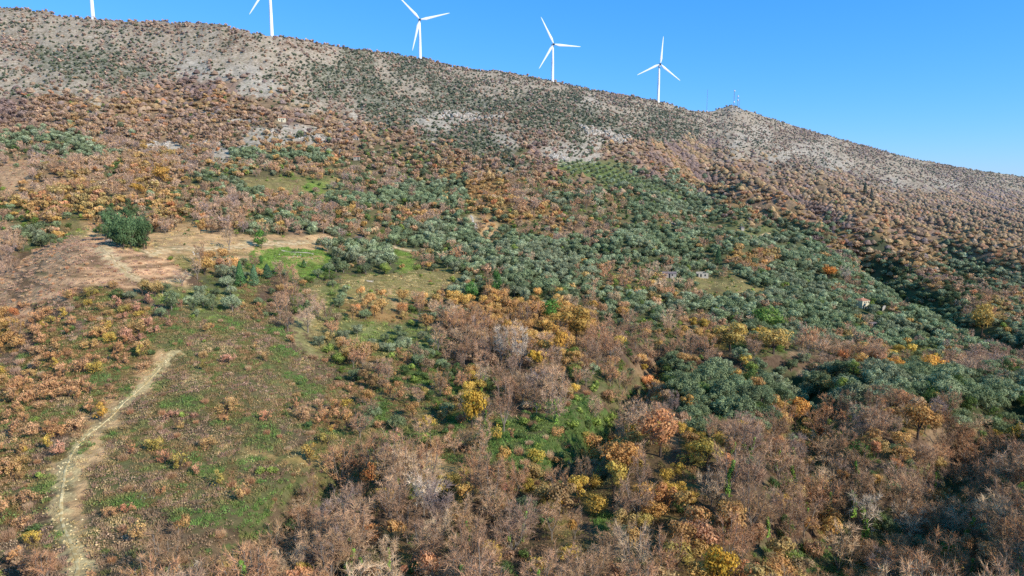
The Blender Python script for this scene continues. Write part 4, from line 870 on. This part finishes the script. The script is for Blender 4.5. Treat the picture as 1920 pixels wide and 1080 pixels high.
for T in THINGS:
    T['px'], T['py'] = project(T['x'], T['y'], T['z'])
    if T['label'] and T['label'] != 'GROUP': continue
    cname = NAMES.get(T['c'], 'green'); d = [(math.hypot(T['px'] - l[0], (T['py'] - l[1]) * 1.3), l) for l in LAND]; dist, l = min(d, key=lambda q: q[0])
    dx, dy = T['px'] - l[0], T['py'] - l[1]
    hz, vt = ('left' if dx < 0 else 'right'), ('up' if dy < 0 else 'down'); rt = abs(dx) / (abs(dy) + 1e-6)
    rel_ = hz + ' of' if rt > 2.4 else ('uphill of' if dy < 0 else 'downhill of') if rt < .42 else '%s %s of' % (vt, hz)
    T['cell'] = (T['kd'], cname, T['ivy'], rel_, l[2]); T['dist'] = dist; cells.setdefault(T['cell'], []).append(T)
for key, L in cells.items():
    kd, cname, ivy, rel_, ln = key; L.sort(key=lambda t: t['dist']); noun = KIND_INFO[kd][3]
    for n, T in enumerate(L):
        if T['label'] == 'GROUP': T['label'] = 'tall dark green tree packed tight in the clump beside the road end'; T['grp'] = 'dark evergreens packed into one clump'; continue
        T['label'] = ('%s %s%s %s %s' % (cname.replace('purple brown', 'purplish').replace('grey brown', 'greyish'), noun, ', ivied,' if ivy else '', rel_, ln)) if len(L) == 1 else ('%s %s%s %s %s, %s' % (cname.replace('purple brown', 'purplish').replace('grey brown', 'greyish'), noun, ', ivied,' if ivy else '', rel_, ln, (ORD[n] + (' to it' if n == 0 else ' out from it')) if n < 30 else 'far out from it'))
random.seed(3)
for T in THINGS:
    kd = T['kd']; pr = PROTO[kd]; nm, cat, grp, noun = KIND_INFO[kd]
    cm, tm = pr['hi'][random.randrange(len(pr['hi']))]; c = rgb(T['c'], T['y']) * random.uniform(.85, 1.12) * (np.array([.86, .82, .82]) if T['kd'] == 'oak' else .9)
    if tm is None or (kd == 'sap' and T['s'] * 2.6 * F / T['y'] < 14):
        o = bpy.data.objects.new(nm, cm); COL.objects.link(o); o.location = (T['x'], T['y'], T['z']); o.rotation_euler = (0, 0, T['rz']); o.scale = (T['s'], T['s'], T['sz']); o['tint'] = [float(v) for v in c]
    else:
        o = empty(nm, (T['x'], T['y'], T['z']), T['rz'], (T['s'], T['s'], T['sz']))
        a = bpy.data.objects.new('crown', cm); COL.objects.link(a); a.parent = o; a['tint'] = [float(v) for v in c]
        b = bpy.data.objects.new('trunk', tm); COL.objects.link(b); b.parent = o
        if T['ivy']:
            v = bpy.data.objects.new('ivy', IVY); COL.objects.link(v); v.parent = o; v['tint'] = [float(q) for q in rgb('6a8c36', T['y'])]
    tag(o, T['label'], cat, T.get('grp', grp))

# ------------------------------------------------------------------ wind turbines
def lathe(V, Fc, pts, n=16, axis='z', o=(0, 0, 0)):
    i0 = len(V)
    for (r, h) in pts:
        for k in range(n):
            a = 6.283185 * k / n; p = (r * math.cos(a), r * math.sin(a), h) if axis == 'z' else (r * math.cos(a), h, r * math.sin(a)); V.append((p[0] + o[0], p[1] + o[1], p[2] + o[2]))
    for j in range(len(pts) - 1):
        for k in range(n): Fc.append((i0 + j*n + k, i0 + j*n + (k+1) % n, i0 + (j+1)*n + (k+1) % n, i0 + (j+1)*n + k))
    Fc.append(tuple(i0 + (len(pts)-1)*n + k for k in range(n))); Fc.append(tuple(i0 + k for k in range(n))[::-1])
def turbine(px, base_py, hub_py, back, ang, R, yaw, label):
    x, y, z = hit(px, base_py + 1.5); u = x / y; y += back; x = u * y; z = float(zat(x, y))
    # hub height read from the photograph's proportions
    t = float(py2t(hub_py)); hubz = t * y; hh = hubz - z
    root = empty('wind_turbine', (x, y, z)); tag(root, label, 'wind turbine', 'wind turbines along the ridge')
    V = []; Fc = []; lathe(V, Fc, [(2.6, -3), (2.6, .5), (2.25, .5), (2.0, hh * .5), (1.45, hh - 1.6)], 20); mesh_obj('tower', V, Fc, M_WHITE, root, smooth=True)
    V = []; Fc = []   # nacelle: rounded body seen from behind / front
    ring = []
    prof = [(-2.9, 1.2, 1.25), (-2.2, 1.75, 1.7), (1.5, 1.9, 1.85), (5.2, 1.7, 1.7), (6.2, 1.2, 1.2)]
    for (yy_, rx, rz_) in prof:
        for k in range(12):
            a = 6.283 * k / 12; cx_, cz_ = math.cos(a), math.sin(a); V.append((rx * math.copysign(abs(cx_) ** .6, cx_), yy_, rz_ * math.copysign(abs(cz_) ** .6, cz_)))
    for j in range(len(prof) - 1):
        for k in range(12): Fc.append((j*12 + k, j*12 + (k+1) % 12, (j+1)*12 + (k+1) % 12, (j+1)*12 + k))
    Fc.append(tuple(range(12))[::-1]); Fc.append(tuple(range(48, 60)))
    nac = mesh_obj('nacelle', V, Fc, M_WHITE, root, loc=(0, 0, hh)); nac.rotation_euler = (0, 0, yaw)
    hub = mesh_obj('hub', *_hub(), M_DARK, root, smooth=True, loc=(-math.sin(-yaw) * -4.4 * 1, -math.cos(yaw) * 4.4, hh)); hub.rotation_euler = (0, 0, yaw)
    hub.location = (math.sin(yaw) * 4.4, -math.cos(yaw) * 4.4, hh)
    for k in range(3):
        b = mesh_obj('blade', *_blade(R), M_WHITE, root, smooth=False); b.location = hub.location
        b.rotation_euler = (Matrix.Rotation(yaw, 3, 'Z') @ Matrix.Rotation(math.radians(ang + 120 * k), 3, 'Y')).to_euler()
    return root
def _hub():
    V = []; Fc = []; lathe(V, Fc, [(.3, -2.6), (1.1, -2.2), (1.6, -1.2), (1.7, 0), (1.6, 1.4)], 14, 'y'); return V, Fc
def _blade(R):
    V = []; Fc = []; n = 10; prof = [(0.6, .9, .9, 0), (.05 * R, .95, .85, 0), (.12 * R, 1.5, .6, .25), (.2 * R, 2.0, .5, .45), (.35 * R, 1.65, .38, .32), (.55 * R, 1.25, .26, .2), (.75 * R, .95, .18, .12), (.92 * R, .65, .12, .06), (R, .25, .06, 0)]
    for (h, w, t, o) in prof:
        for k in range(n): a = 6.283 * k / n; V.append((w * math.cos(a) + o * 1.2, t * math.sin(a), h))
    for j in range(len(prof) - 1):
        for k in range(n): Fc.append((j*n + k, j*n + (k+1) % n, (j+1)*n + (k+1) % n, (j+1)*n + k))
    Fc.append(tuple((len(prof)-1)*n + k for k in range(n))); return V, Fc
turbine(175, 37, -55, 4, 10, 45, 0.25, 'leftmost wind turbine, only the foot of its white tower in view on the ridge')
turbine(510, 68, -28, 4, 214, 45, 0.2, 'second wind turbine from the left, two blade tips and its tower in view')
turbine(788, 111, 38, 6, 195, 46, 0.25, 'middle wind turbine, one blade up left, one right, one down beside the tower')
turbine(1036, 153, 84, 6, 212, 45, 0.25, 'wind turbine right of the middle one, a blade pointing level right')
turbine(1234, 191, 121, 6, 125, 46, 0.2, 'rightmost wind turbine, one blade straight up, white cabin at its foot')

# ------------------------------------------------------------------ buildings
def box(V, Fc, x0, x1, y0, y1, z0, z1):
    i = len(V); V += [(x0,y0,z0),(x1,y0,z0),(x1,y1,z0),(x0,y1,z0),(x0,y0,z1),(x1,y0,z1),(x1,y1,z1),(x0,y1,z1)]
    Fc += [(i,i+3,i+2,i+1),(i+4,i+5,i+6,i+7),(i,i+1,i+5,i+4),(i+1,i+2,i+6,i+5),(i+2,i+3,i+7,i+6),(i+3,i,i+4,i+7)]
def boxo(name, par, mat, *b):
    V = []; Fc = []; box(V, Fc, *b); return mesh_obj(name, V, Fc, mat, par)
def wall_open(par, mat, w, h, y, holes, th=.35, name='wall'):
    xs = sorted({-w/2, w/2, *[a for hh in holes for a in hh[:2]]}); zs = sorted({-1.5, h, *[a for hh in holes for a in hh[2:]]}); V = []; Fc = []
    for a, b in zip(xs[:-1], xs[1:]):
        for c, d in zip(zs[:-1], zs[1:]):
            if not any(hh[0] <= a and b <= hh[1] and hh[2] <= c and d <= hh[3] for hh in holes): box(V, Fc, a, b, y, y + th, c, d)
    return mesh_obj(name, V, Fc, mat, par)
def house(name, p, w, d, h, rz, wm, rm, label, cat, roof='gable', wins=(), rise=1.4, door=None):
    root = empty(name, (p[0], p[1], p[2] + .2), rz); tag(root, label, cat)
    holes = [(x - .45, x + .45, z, z + 1.1) for x, z in wins] + ([(door - .5, door + .5, -1.5, 2.1)] if door is not None else [])
    wall_open(root, wm, w, h, -d/2, holes)
    V = []; Fc = []; box(V, Fc, -w/2, w/2, d/2 - .35, d/2, -1.5, h); box(V, Fc, -w/2, -w/2 + .35, -d/2 + .35, d/2 - .35, -1.5, h); box(V, Fc, w/2 - .35, w/2, -d/2 + .35, d/2 - .35, -1.5, h); mesh_obj('wall', V, Fc, wm, root)
    for x, z in wins:
        f = boxo('window', root, M_DARKWOOD, x - .45, x + .45, -d/2 + .12, -d/2 + .16, z, z + .06); boxo('pane', f, M_PANE, x - .43, x + .43, -d/2 + .2, -d/2 + .23, z + .06, z + 1.08)
    if door is not None: boxo('door', root, M_PANE, door - .48, door + .48, -d/2 + .2, -d/2 + .26, -1.4, 2.08)
    e = .35
    if roof == 'gable':
        V = [(-w/2-e,-d/2-e,h),(w/2+e,-d/2-e,h),(w/2+e,d/2+e,h),(-w/2-e,d/2+e,h),(-w/2-e,0,h+rise),(w/2+e,0,h+rise)] ; Fc = [(0,1,5,4),(2,3,4,5),(0,4,3),(1,2,5),(0,3,2,1)]
    elif roof == 'hip':
        V = [(-w/2-e,-d/2-e,h),(w/2+e,-d/2-e,h),(w/2+e,d/2+e,h),(-w/2-e,d/2+e,h),(-w/2+d*.35,0,h+rise),(w/2-d*.35,0,h+rise)]; Fc = [(0,1,5,4),(2,3,4,5),(0,4,3),(1,2,5),(0,3,2,1)]
    else:
        V = [(-w/2-e,-d/2-e,h),(w/2+e,-d/2-e,h),(w/2+e,d/2+e,h+rise),(-w/2-e,d/2+e,h+rise),(-w/2-e,-d/2-e,h-.2),(w/2+e,-d/2-e,h-.2),(w/2+e,d/2+e,h+rise-.2),(-w/2-e,d/2+e,h+rise-.2)]; Fc = [(0,1,2,3),(7,6,5,4),(0,4,5,1),(1,5,6,2),(2,6,7,3),(3,7,4,0)]
    r = mesh_obj('roof', V, Fc, rm, root); return root, r
M_DARKWOOD = flat_mat('dark_wood', C('4a3c30'), .8, .2, 3)
hr, r_ = house('stone_house', BW['red_house'], 6.6, 6.5, 4.6, .42, M_PLASTER, M_TILE, 'two storey cream house with a clay tiled roof in the olive grove', 'house', 'hip', [(-1.6, 2.9), (0, 2.9), (1.9, 2.9)], 1.3, -1.9)
V = []; Fc = []; box(V, Fc, -.4, 2.6, -4.3, -3.26, -1.5, 1.0); mesh_obj('terrace_wall', V, Fc, M_WHITEWASH, hr)
boxo('chimney', r_, M_PLASTER, 1.2, 1.8, .2, .8, 4.8, 6.3)
house('small_house', BW['white_house'], 5.6, 4.2, 2.7, .12, M_WHITEWASH, M_TILE, 'small white house with a salmon tiled roof on the brown slope', 'house', 'shed', [(-1.4, .9)], 1.1, 1.4)
hu, r2 = house('farmhouse', BW['upper_house'], 7.5, 5, 3.2, .2, M_PLASTER, M_TILE, 'pale farmhouse with an orange roof high on the slope, beside a dark tree', 'house', 'gable', [(-2, 1.2), (1.6, 1.2)], 1.2, 0)
boxo('chimney', r2, M_PLASTER, -3.4, -2.7, -.4, .4, 3.0, 5.6)
house('hut', BW['white_hut'], 3.0, 2.6, 2.2, .1, M_WHITEWASH, M_SHEET, 'tiny white hut just below the upper farmhouse', 'hut', 'shed', [(.2, .8)], .3)
house('barn', BW['long_barn'], 8.5, 4.5, 2.2, -.05, M_STONE, M_SHEET, 'low stone barn with a long weathered roof amid the groves', 'barn', 'gable', [(-2.5, .6), (1.8, .6)], 1.0, 0)
house('hut', BW['hut_a'], 3.0, 2.8, 2.4, .3, M_WHITEWASH, M_SHEET, 'small white hut by the lane above the groves', 'hut', 'shed', [(.2, .9)], .3)
house('hut', BW['hut_b'], 4.2, 2.8, 2.2, .2, M_WHITEWASH, M_SHEET, 'whitewashed hut with a dark doorway downhill of the cream house', 'hut', 'shed', (), .3, .2)
house('hut', BW['hut_c'], 3.2, 2.8, 2.0, .0, M_WHITEWASH, M_WHITEWASH, 'tiny pale hut at the end of the upper terrace track', 'hut', 'shed', (), .2, .4)
# shelter on the road
sh = empty('shelter', (BW['shelter'][0], BW['shelter'][1], BW['shelter'][2] + .1), .1); tag(sh, 'open shelter with a flat grey roof on white posts beside the dirt road', 'shelter')
for a in (-1.7, 1.7):
    for b in (-1.1, 1.1): boxo('post', sh, M_WHITEWASH, a - .1, a + .1, b - .1, b + .1, -1, 2.0)
boxo('roof', sh, M_SHEET, -2.1, 2.1, -1.5, 1.5, 2.0, 2.2); boxo('back_wall', sh, M_STONE, -1.6, 1.6, 1.2, 1.4, -1, 1.6)
# roofless ruin
rr = empty('ruin', (BW['ruin'][0], BW['ruin'][1], BW['ruin'][2]), .2); tag(rr, 'roofless white walled ruin with empty openings among the olives', 'ruin')
wall_open(rr, M_WHITEWASH, 7, 2.6, -2.2, [(-2.4, -1.2, 0, 2.1), (.6, 1.8, .5, 1.9)]); wall_open(rr, M_WHITEWASH, 6.4, 3.2, 2.2, [(-.8, .6, .8, 2.2)])
boxo('wall', rr, M_WHITEWASH, -3.5, -3.1, -1.8, 2.1, -1.5, 2.2); boxo('wall', rr, M_WHITEWASH, 2.2, 2.6, -1.8, 2.1, -1.5, 2.9)
def stone_wall(pts, h, th, mat, label, name='stone_wall'):
    P = [hit(*p) for p in pts]; Q = []
    for a, b in zip(P[:-1], P[1:]):
        n = max(2, int(math.dist(a[:2], b[:2]) / 1.5))
        for i in range(n): Q.append((a[0] + (b[0]-a[0])*i/n, a[1] + (b[1]-a[1])*i/n))
    Q.append(P[-1][:2]); V = []; Fc = []; rl = random.Random(len(label)); o = hit(*pts[0])
    for (x, y) in Q:
        z = float(zat(x, y)); hh = h * rl.uniform(.7, 1.1)
        for dy, zz_ in ((-th/2, -.8), (-th/2*.8, hh), (th/2*.8, hh), (th/2, -.8)): V.append((x - o[0] + rl.uniform(-.05, .05), y + dy - o[1], z + zz_ - o[2]))
    for i in range(len(Q) - 1):
        for k in range(3): a = i*4 + k; Fc.append((a, a+4, a+5, a+1))
    Fc += [(0, 1, 2, 3), tuple(len(V) - 4 + k for k in (3, 2, 1, 0))]
    ob = mesh_obj(name, V, Fc, mat, loc=o); tag(ob, label, 'wall'); return ob
stone_wall([(426,229),(450,227),(478,231),(506,231)], 2.6, 1, M_WHITEWASH, 'long pale terrace wall left of the upper farmhouse')
stone_wall([(355,210),(380,212),(410,217)], 1.5, .8, M_STONE, 'short grey terrace wall above the long pale one')
stone_wall([(648,266),(660,263),(668,261)], 1.2, .8, M_WHITEWASH, 'thin pale wall leading to the tiny hut')
stone_wall([(528,470),(560,474),(588,477)], .4, .5, M_STONE, 'low stone terrace wall across the bright green field')
stone_wall([(686,527),(700,529),(700,528)], .7, .5, M_STONE, 'short stone wall at the foot of the olive terrace')
stone_wall([(1654,583),(1660,578)], 2.6, .8, M_WHITEWASH, 'small white wall right of the cream house')
stone_wall([(1300,557),(1315,555),(1332,560)], 2.0, 1.6, M_DIRT, 'pale earth bank edge below the grassy clearing', 'earth_bank')
stone_wall([(1385,562),(1392,568)], .5, .5, M_STONE, 'short pale slanting wall right of the earth bank')

# ------------------------------------------------------------------ rocks
def rock(px, py, w, h, d, seed, label, mat=M_ROCK, n=26):
    x, y, z = hit(px, py); rl = random.Random(seed); V = []; Fc = []
    for k in range(n):
        cx = rl.uniform(-w/2, w/2); cy = rl.uniform(-d/2, d/2); r = rl.uniform(.25, .6) * h; zz_ = float(zat(x + cx, y + cy)) - z
        i = len(V); m = 7; nr = 4
        for a in range(nr):
            for b in range(m):
                th = 6.283 * b / m; ph = math.pi / 2 * a / nr; f = r * rl.uniform(.75, 1.25)
                V.append((cx + math.cos(th) * math.cos(ph) * f * 1.4, cy + math.sin(th) * math.cos(ph) * f, zz_ - .3 + math.sin(ph) * f * 1.3 + (r * .2 if a else -.4)))
        V.append((cx, cy, zz_ + r * 1.2))
        for a in range(nr - 1):
            for b in range(m): Fc.append((i + a*m + b, i + a*m + (b+1) % m, i + (a+1)*m + (b+1) % m, i + (a+1)*m + b))
        for b in range(m): Fc.append((i + (nr-1)*m + b, i + (nr-1)*m + (b+1) % m, len(V) - 1))
    o = mesh_obj('rock_outcrop', V, Fc, mat, loc=(x, y, z)); tag(o, label, 'rocks', 'limestone outcrops'); return o
rock(300, 274, 16, 3.5, 12, 1, 'white limestone boulders, left group on the brown slope')
rock(380, 272, 34, 3.6, 14, 2, 'white limestone boulders, wide right group on the brown slope', n=50)
rock(605, 262, 14, 4, 10, 3, 'white rock face above the rust orange oaks')
rock(540, 255, 40, 2.5, 14, 4, 'grey broken rocks below the upper farmhouse', n=50)
rock(1135, 256, 62, 5, 34, 5, 'pale grey rock slab at the edge of the brown woods', n=90)
rock(1048, 297, 18, 5, 14, 6, 'pale rock face above the young olive plantation', n=40)
rock(905, 222, 50, 4, 20, 7, 'broken pale crags within the dark maquis', n=60)
rock(850, 215, 40, 4, 20, 8, 'pale crags left of the broken ones in the maquis', n=50)
rock(1378, 206, 26, 4, 12, 9, 'white rocks crowning the summit below the masts', n=40)
rock(272, 934, 3.2, .35, 2.4, 10, 'flat grey rock patch on the meadow', n=18)
rock(400, 488, 16, .9, 6, 11, 'pale rubble on the tan bank', n=50)
rock(550, 480, 16, .7, 10, 12, 'white stones strewn over the green field', n=40)
rock(207, 452, 3, 1.2, 2, 13, 'white stone heap by the dark evergreen clump', n=12)
rock(1258, 418, 8, 1.6, 8, 14, 'pale rubble patch in the upper olive grove', n=24)
rock(640, 287, 4, 3, 4, 15, 'small cream rock left of the white house', n=10)
# loose stones along the pale track
ST_V = []; ST_F = []; rl = random.Random(4); tr = PW['track']
for k in range(420):
    i = rl.randrange(len(tr) - 1); f = rl.random(); x = tr[i][0] + (tr[i+1][0]-tr[i][0])*f + rl.gauss(0, 1.3); y = tr[i][1] + (tr[i+1][1]-tr[i][1])*f + rl.gauss(0, 1.3)
    if y < 95: continue
    z = float(zat(x, y)); s = rl.uniform(.1, .32); j = len(ST_V)
    ST_V += [(x - s, y, z), (x, y - s, z), (x + s * 1.2, y, z), (x, y + s, z), (x + rl.uniform(-.1, .1), y, z + s * .8)]; ST_F += [(j, j+1, j+4), (j+1, j+2, j+4), (j+2, j+3, j+4), (j+3, j, j+4)]
tag(mesh_obj('gravel', ST_V, ST_F, M_PALE), 'loose stones strewn over the pale track', 'gravel', kind='stuff')

# ------------------------------------------------------------------ masts
def mast(px, base_py, top_py, w, label, dish=None, guy=False, thin=False):
    x, y, z = hit(px, base_py); Ht = (float(py2t(top_py)) * y - z); root = empty('radio_mast', (x, y, z)); tag(root, label, 'radio mast', 'masts on the summit')
    V = []; Fc = []; n = max(8, int(Ht / (w * 1.3)))
    def bar(p, q, r):
        L = MB(); L.limb(p, q, r, r, n=4, seg=1); i = len(V); V.extend([tuple(v) for v in L.V]); Fc.extend([tuple(k + i for k in f) for f in L.F])
    cs = [(-w/2, -w/2), (w/2, -w/2), (0, w/2)]
    for a in cs: bar((a[0], a[1], -1), (a[0] * .7, a[1] * .7, Ht), .16 if not thin else .1)
    for k in range(n):
        z0 = Ht * k / n; z1 = Ht * (k + 1) / n
        for m in range(3): a = cs[m]; b = cs[(m + 1) % 3]; bar((a[0]*.9, a[1]*.9, z0), (b[0]*.9, b[1]*.9, z1), .09 if not thin else .05)
    mesh_obj('lattice', V, Fc, M_MAST, root)
    if dish:
        for f in dish:
            V2 = []; F2 = []; lathe(V2, F2, [(.5, -.6), (1.5, -.3), (1.6, .3), (.6, .6)], 12, 'y', (0, -w/2 - .5, Ht * f)); mesh_obj('antenna', V2, F2, M_DISH, root, smooth=True)
    return root
mast(1325, 209, 168, .9, 'thin pale lattice mast standing alone left of the summit', thin=True)
mast(1375.5, 204, 168, 1.6, 'tallest lattice mast on the summit', dish=[.93, .35])
mast(1382.5, 204, 178, 1.6, 'shorter summit mast with a drum antenna', dish=[.62, .9])
mast(1386, 205, 186, .8, 'thin short mast at the right of the summit pair', thin=True)
mp_ = hit(1380, 205); house('equipment_cabin', (mp_[0], mp_[1], mp_[2] - .3), 6, 4, 2.6, 0, M_WHITEWASH, M_WHITEWASH, 'low white equipment cabin at the foot of the summit masts', 'cabin', 'shed', [(1, 1)], .2, -1.5)
mp_ = hit(1230, 192); house('equipment_cabin', (mp_[0], mp_[1], mp_[2] - .3), 5.5, 3, 2.2, 0, M_WHITEWASH, M_WHITEWASH, 'small white cabin at the foot of the rightmost turbine', 'cabin', 'shed', [(1, .8)], .2, -1.5)

# ------------------------------------------------------------------ light, sky, camera
SUN_EL = math.radians(31); SUN_AZ = math.radians(124)       # azimuth clockwise from +Y: light comes from the right, a little behind
sd = Vector((math.sin(SUN_AZ) * math.cos(SUN_EL), math.cos(SUN_AZ) * math.cos(SUN_EL), math.sin(SUN_EL)))
sl = bpy.data.lights.new('sun', 'SUN'); sl.energy = 5.0; sl.angle = math.radians(.53); sl.color = (1, .92, .79)
so = bpy.data.objects.new('sun', sl); COL.objects.link(so); so.rotation_euler = sd.to_track_quat('Z', 'Y').to_euler(); so.location = (200, -100, 300)
w = bpy.data.worlds.new('World'); sc.world = w; w.use_nodes = True; nt = w.node_tree; nt.nodes.clear()
sk = nt.nodes.new('ShaderNodeTexSky'); sk.sky_type = 'NISHITA'; sk.sun_disc = False; sk.sun_elevation = SUN_EL; sk.sun_rotation = SUN_AZ; sk.altitude = 600; sk.air_density = 1.0; sk.dust_density = .15; sk.ozone_density = 3.0
hs = nt.nodes.new('ShaderNodeHueSaturation'); hs.inputs['Saturation'].default_value = 1.05
ml = nt.nodes.new('ShaderNodeMix'); ml.data_type = 'RGBA'; ml.blend_type = 'MULTIPLY'; ml.inputs[0].default_value = 1; ml.inputs[7].default_value = (.56, 1.0, 1.46, 1)
bg = nt.nodes.new('ShaderNodeBackground'); bg.inputs[1].default_value = .15; ow = nt.nodes.new('ShaderNodeOutputWorld')
nt.links.new(sk.outputs[0], hs.inputs['Color']); nt.links.new(hs.outputs[0], ml.inputs[6])
spc = nt.nodes.new('ShaderNodeSeparateColor'); cmb = nt.nodes.new('ShaderNodeCombineColor'); nt.links.new(ml.outputs[2], spc.inputs[0])
for ch, (ga, gp) in enumerate(((.97, 1.18), (.745, .67), (1.0, 1.0))):
    a1 = math_(nt, 'POWER', math_(nt, 'MULTIPLY', spc.outputs[ch], .15), gp); nt.links.new(math_(nt, 'MULTIPLY', a1, ga / .15), cmb.inputs[ch])
nt.links.new(cmb.outputs[0], bg.inputs[0]); nt.links.new(bg.outputs[0], ow.inputs[0])
cd = bpy.data.cameras.new('camera'); cam = bpy.data.objects.new('camera', cd); COL.objects.link(cam); sc.camera = cam
cd.sensor_width = 36; cd.lens = 36 * F / 1920; cd.clip_start = 1; cd.clip_end = 60000; cam.rotation_euler = (math.radians(90) - TH, 0, 0)
sc.view_settings.view_transform = 'Standard'; sc.view_settings.look = 'None'; sc.view_settings.exposure = 0
sc.render.engine = 'CYCLES'; cy = sc.cycles; cy.max_bounces = 4; cy.diffuse_bounces = 2; cy.glossy_bounces = 1; cy.transmission_bounces = 2; cy.transparent_max_bounces = 2
cy.use_denoising = False; cy.use_adaptive_sampling = False; cy.caustics_reflective = False; cy.caustics_refractive = False
print('COUNTS', {k: len(v) for k, v in recs.items()}, 'things', len(THINGS), 'tufts', len(tf))
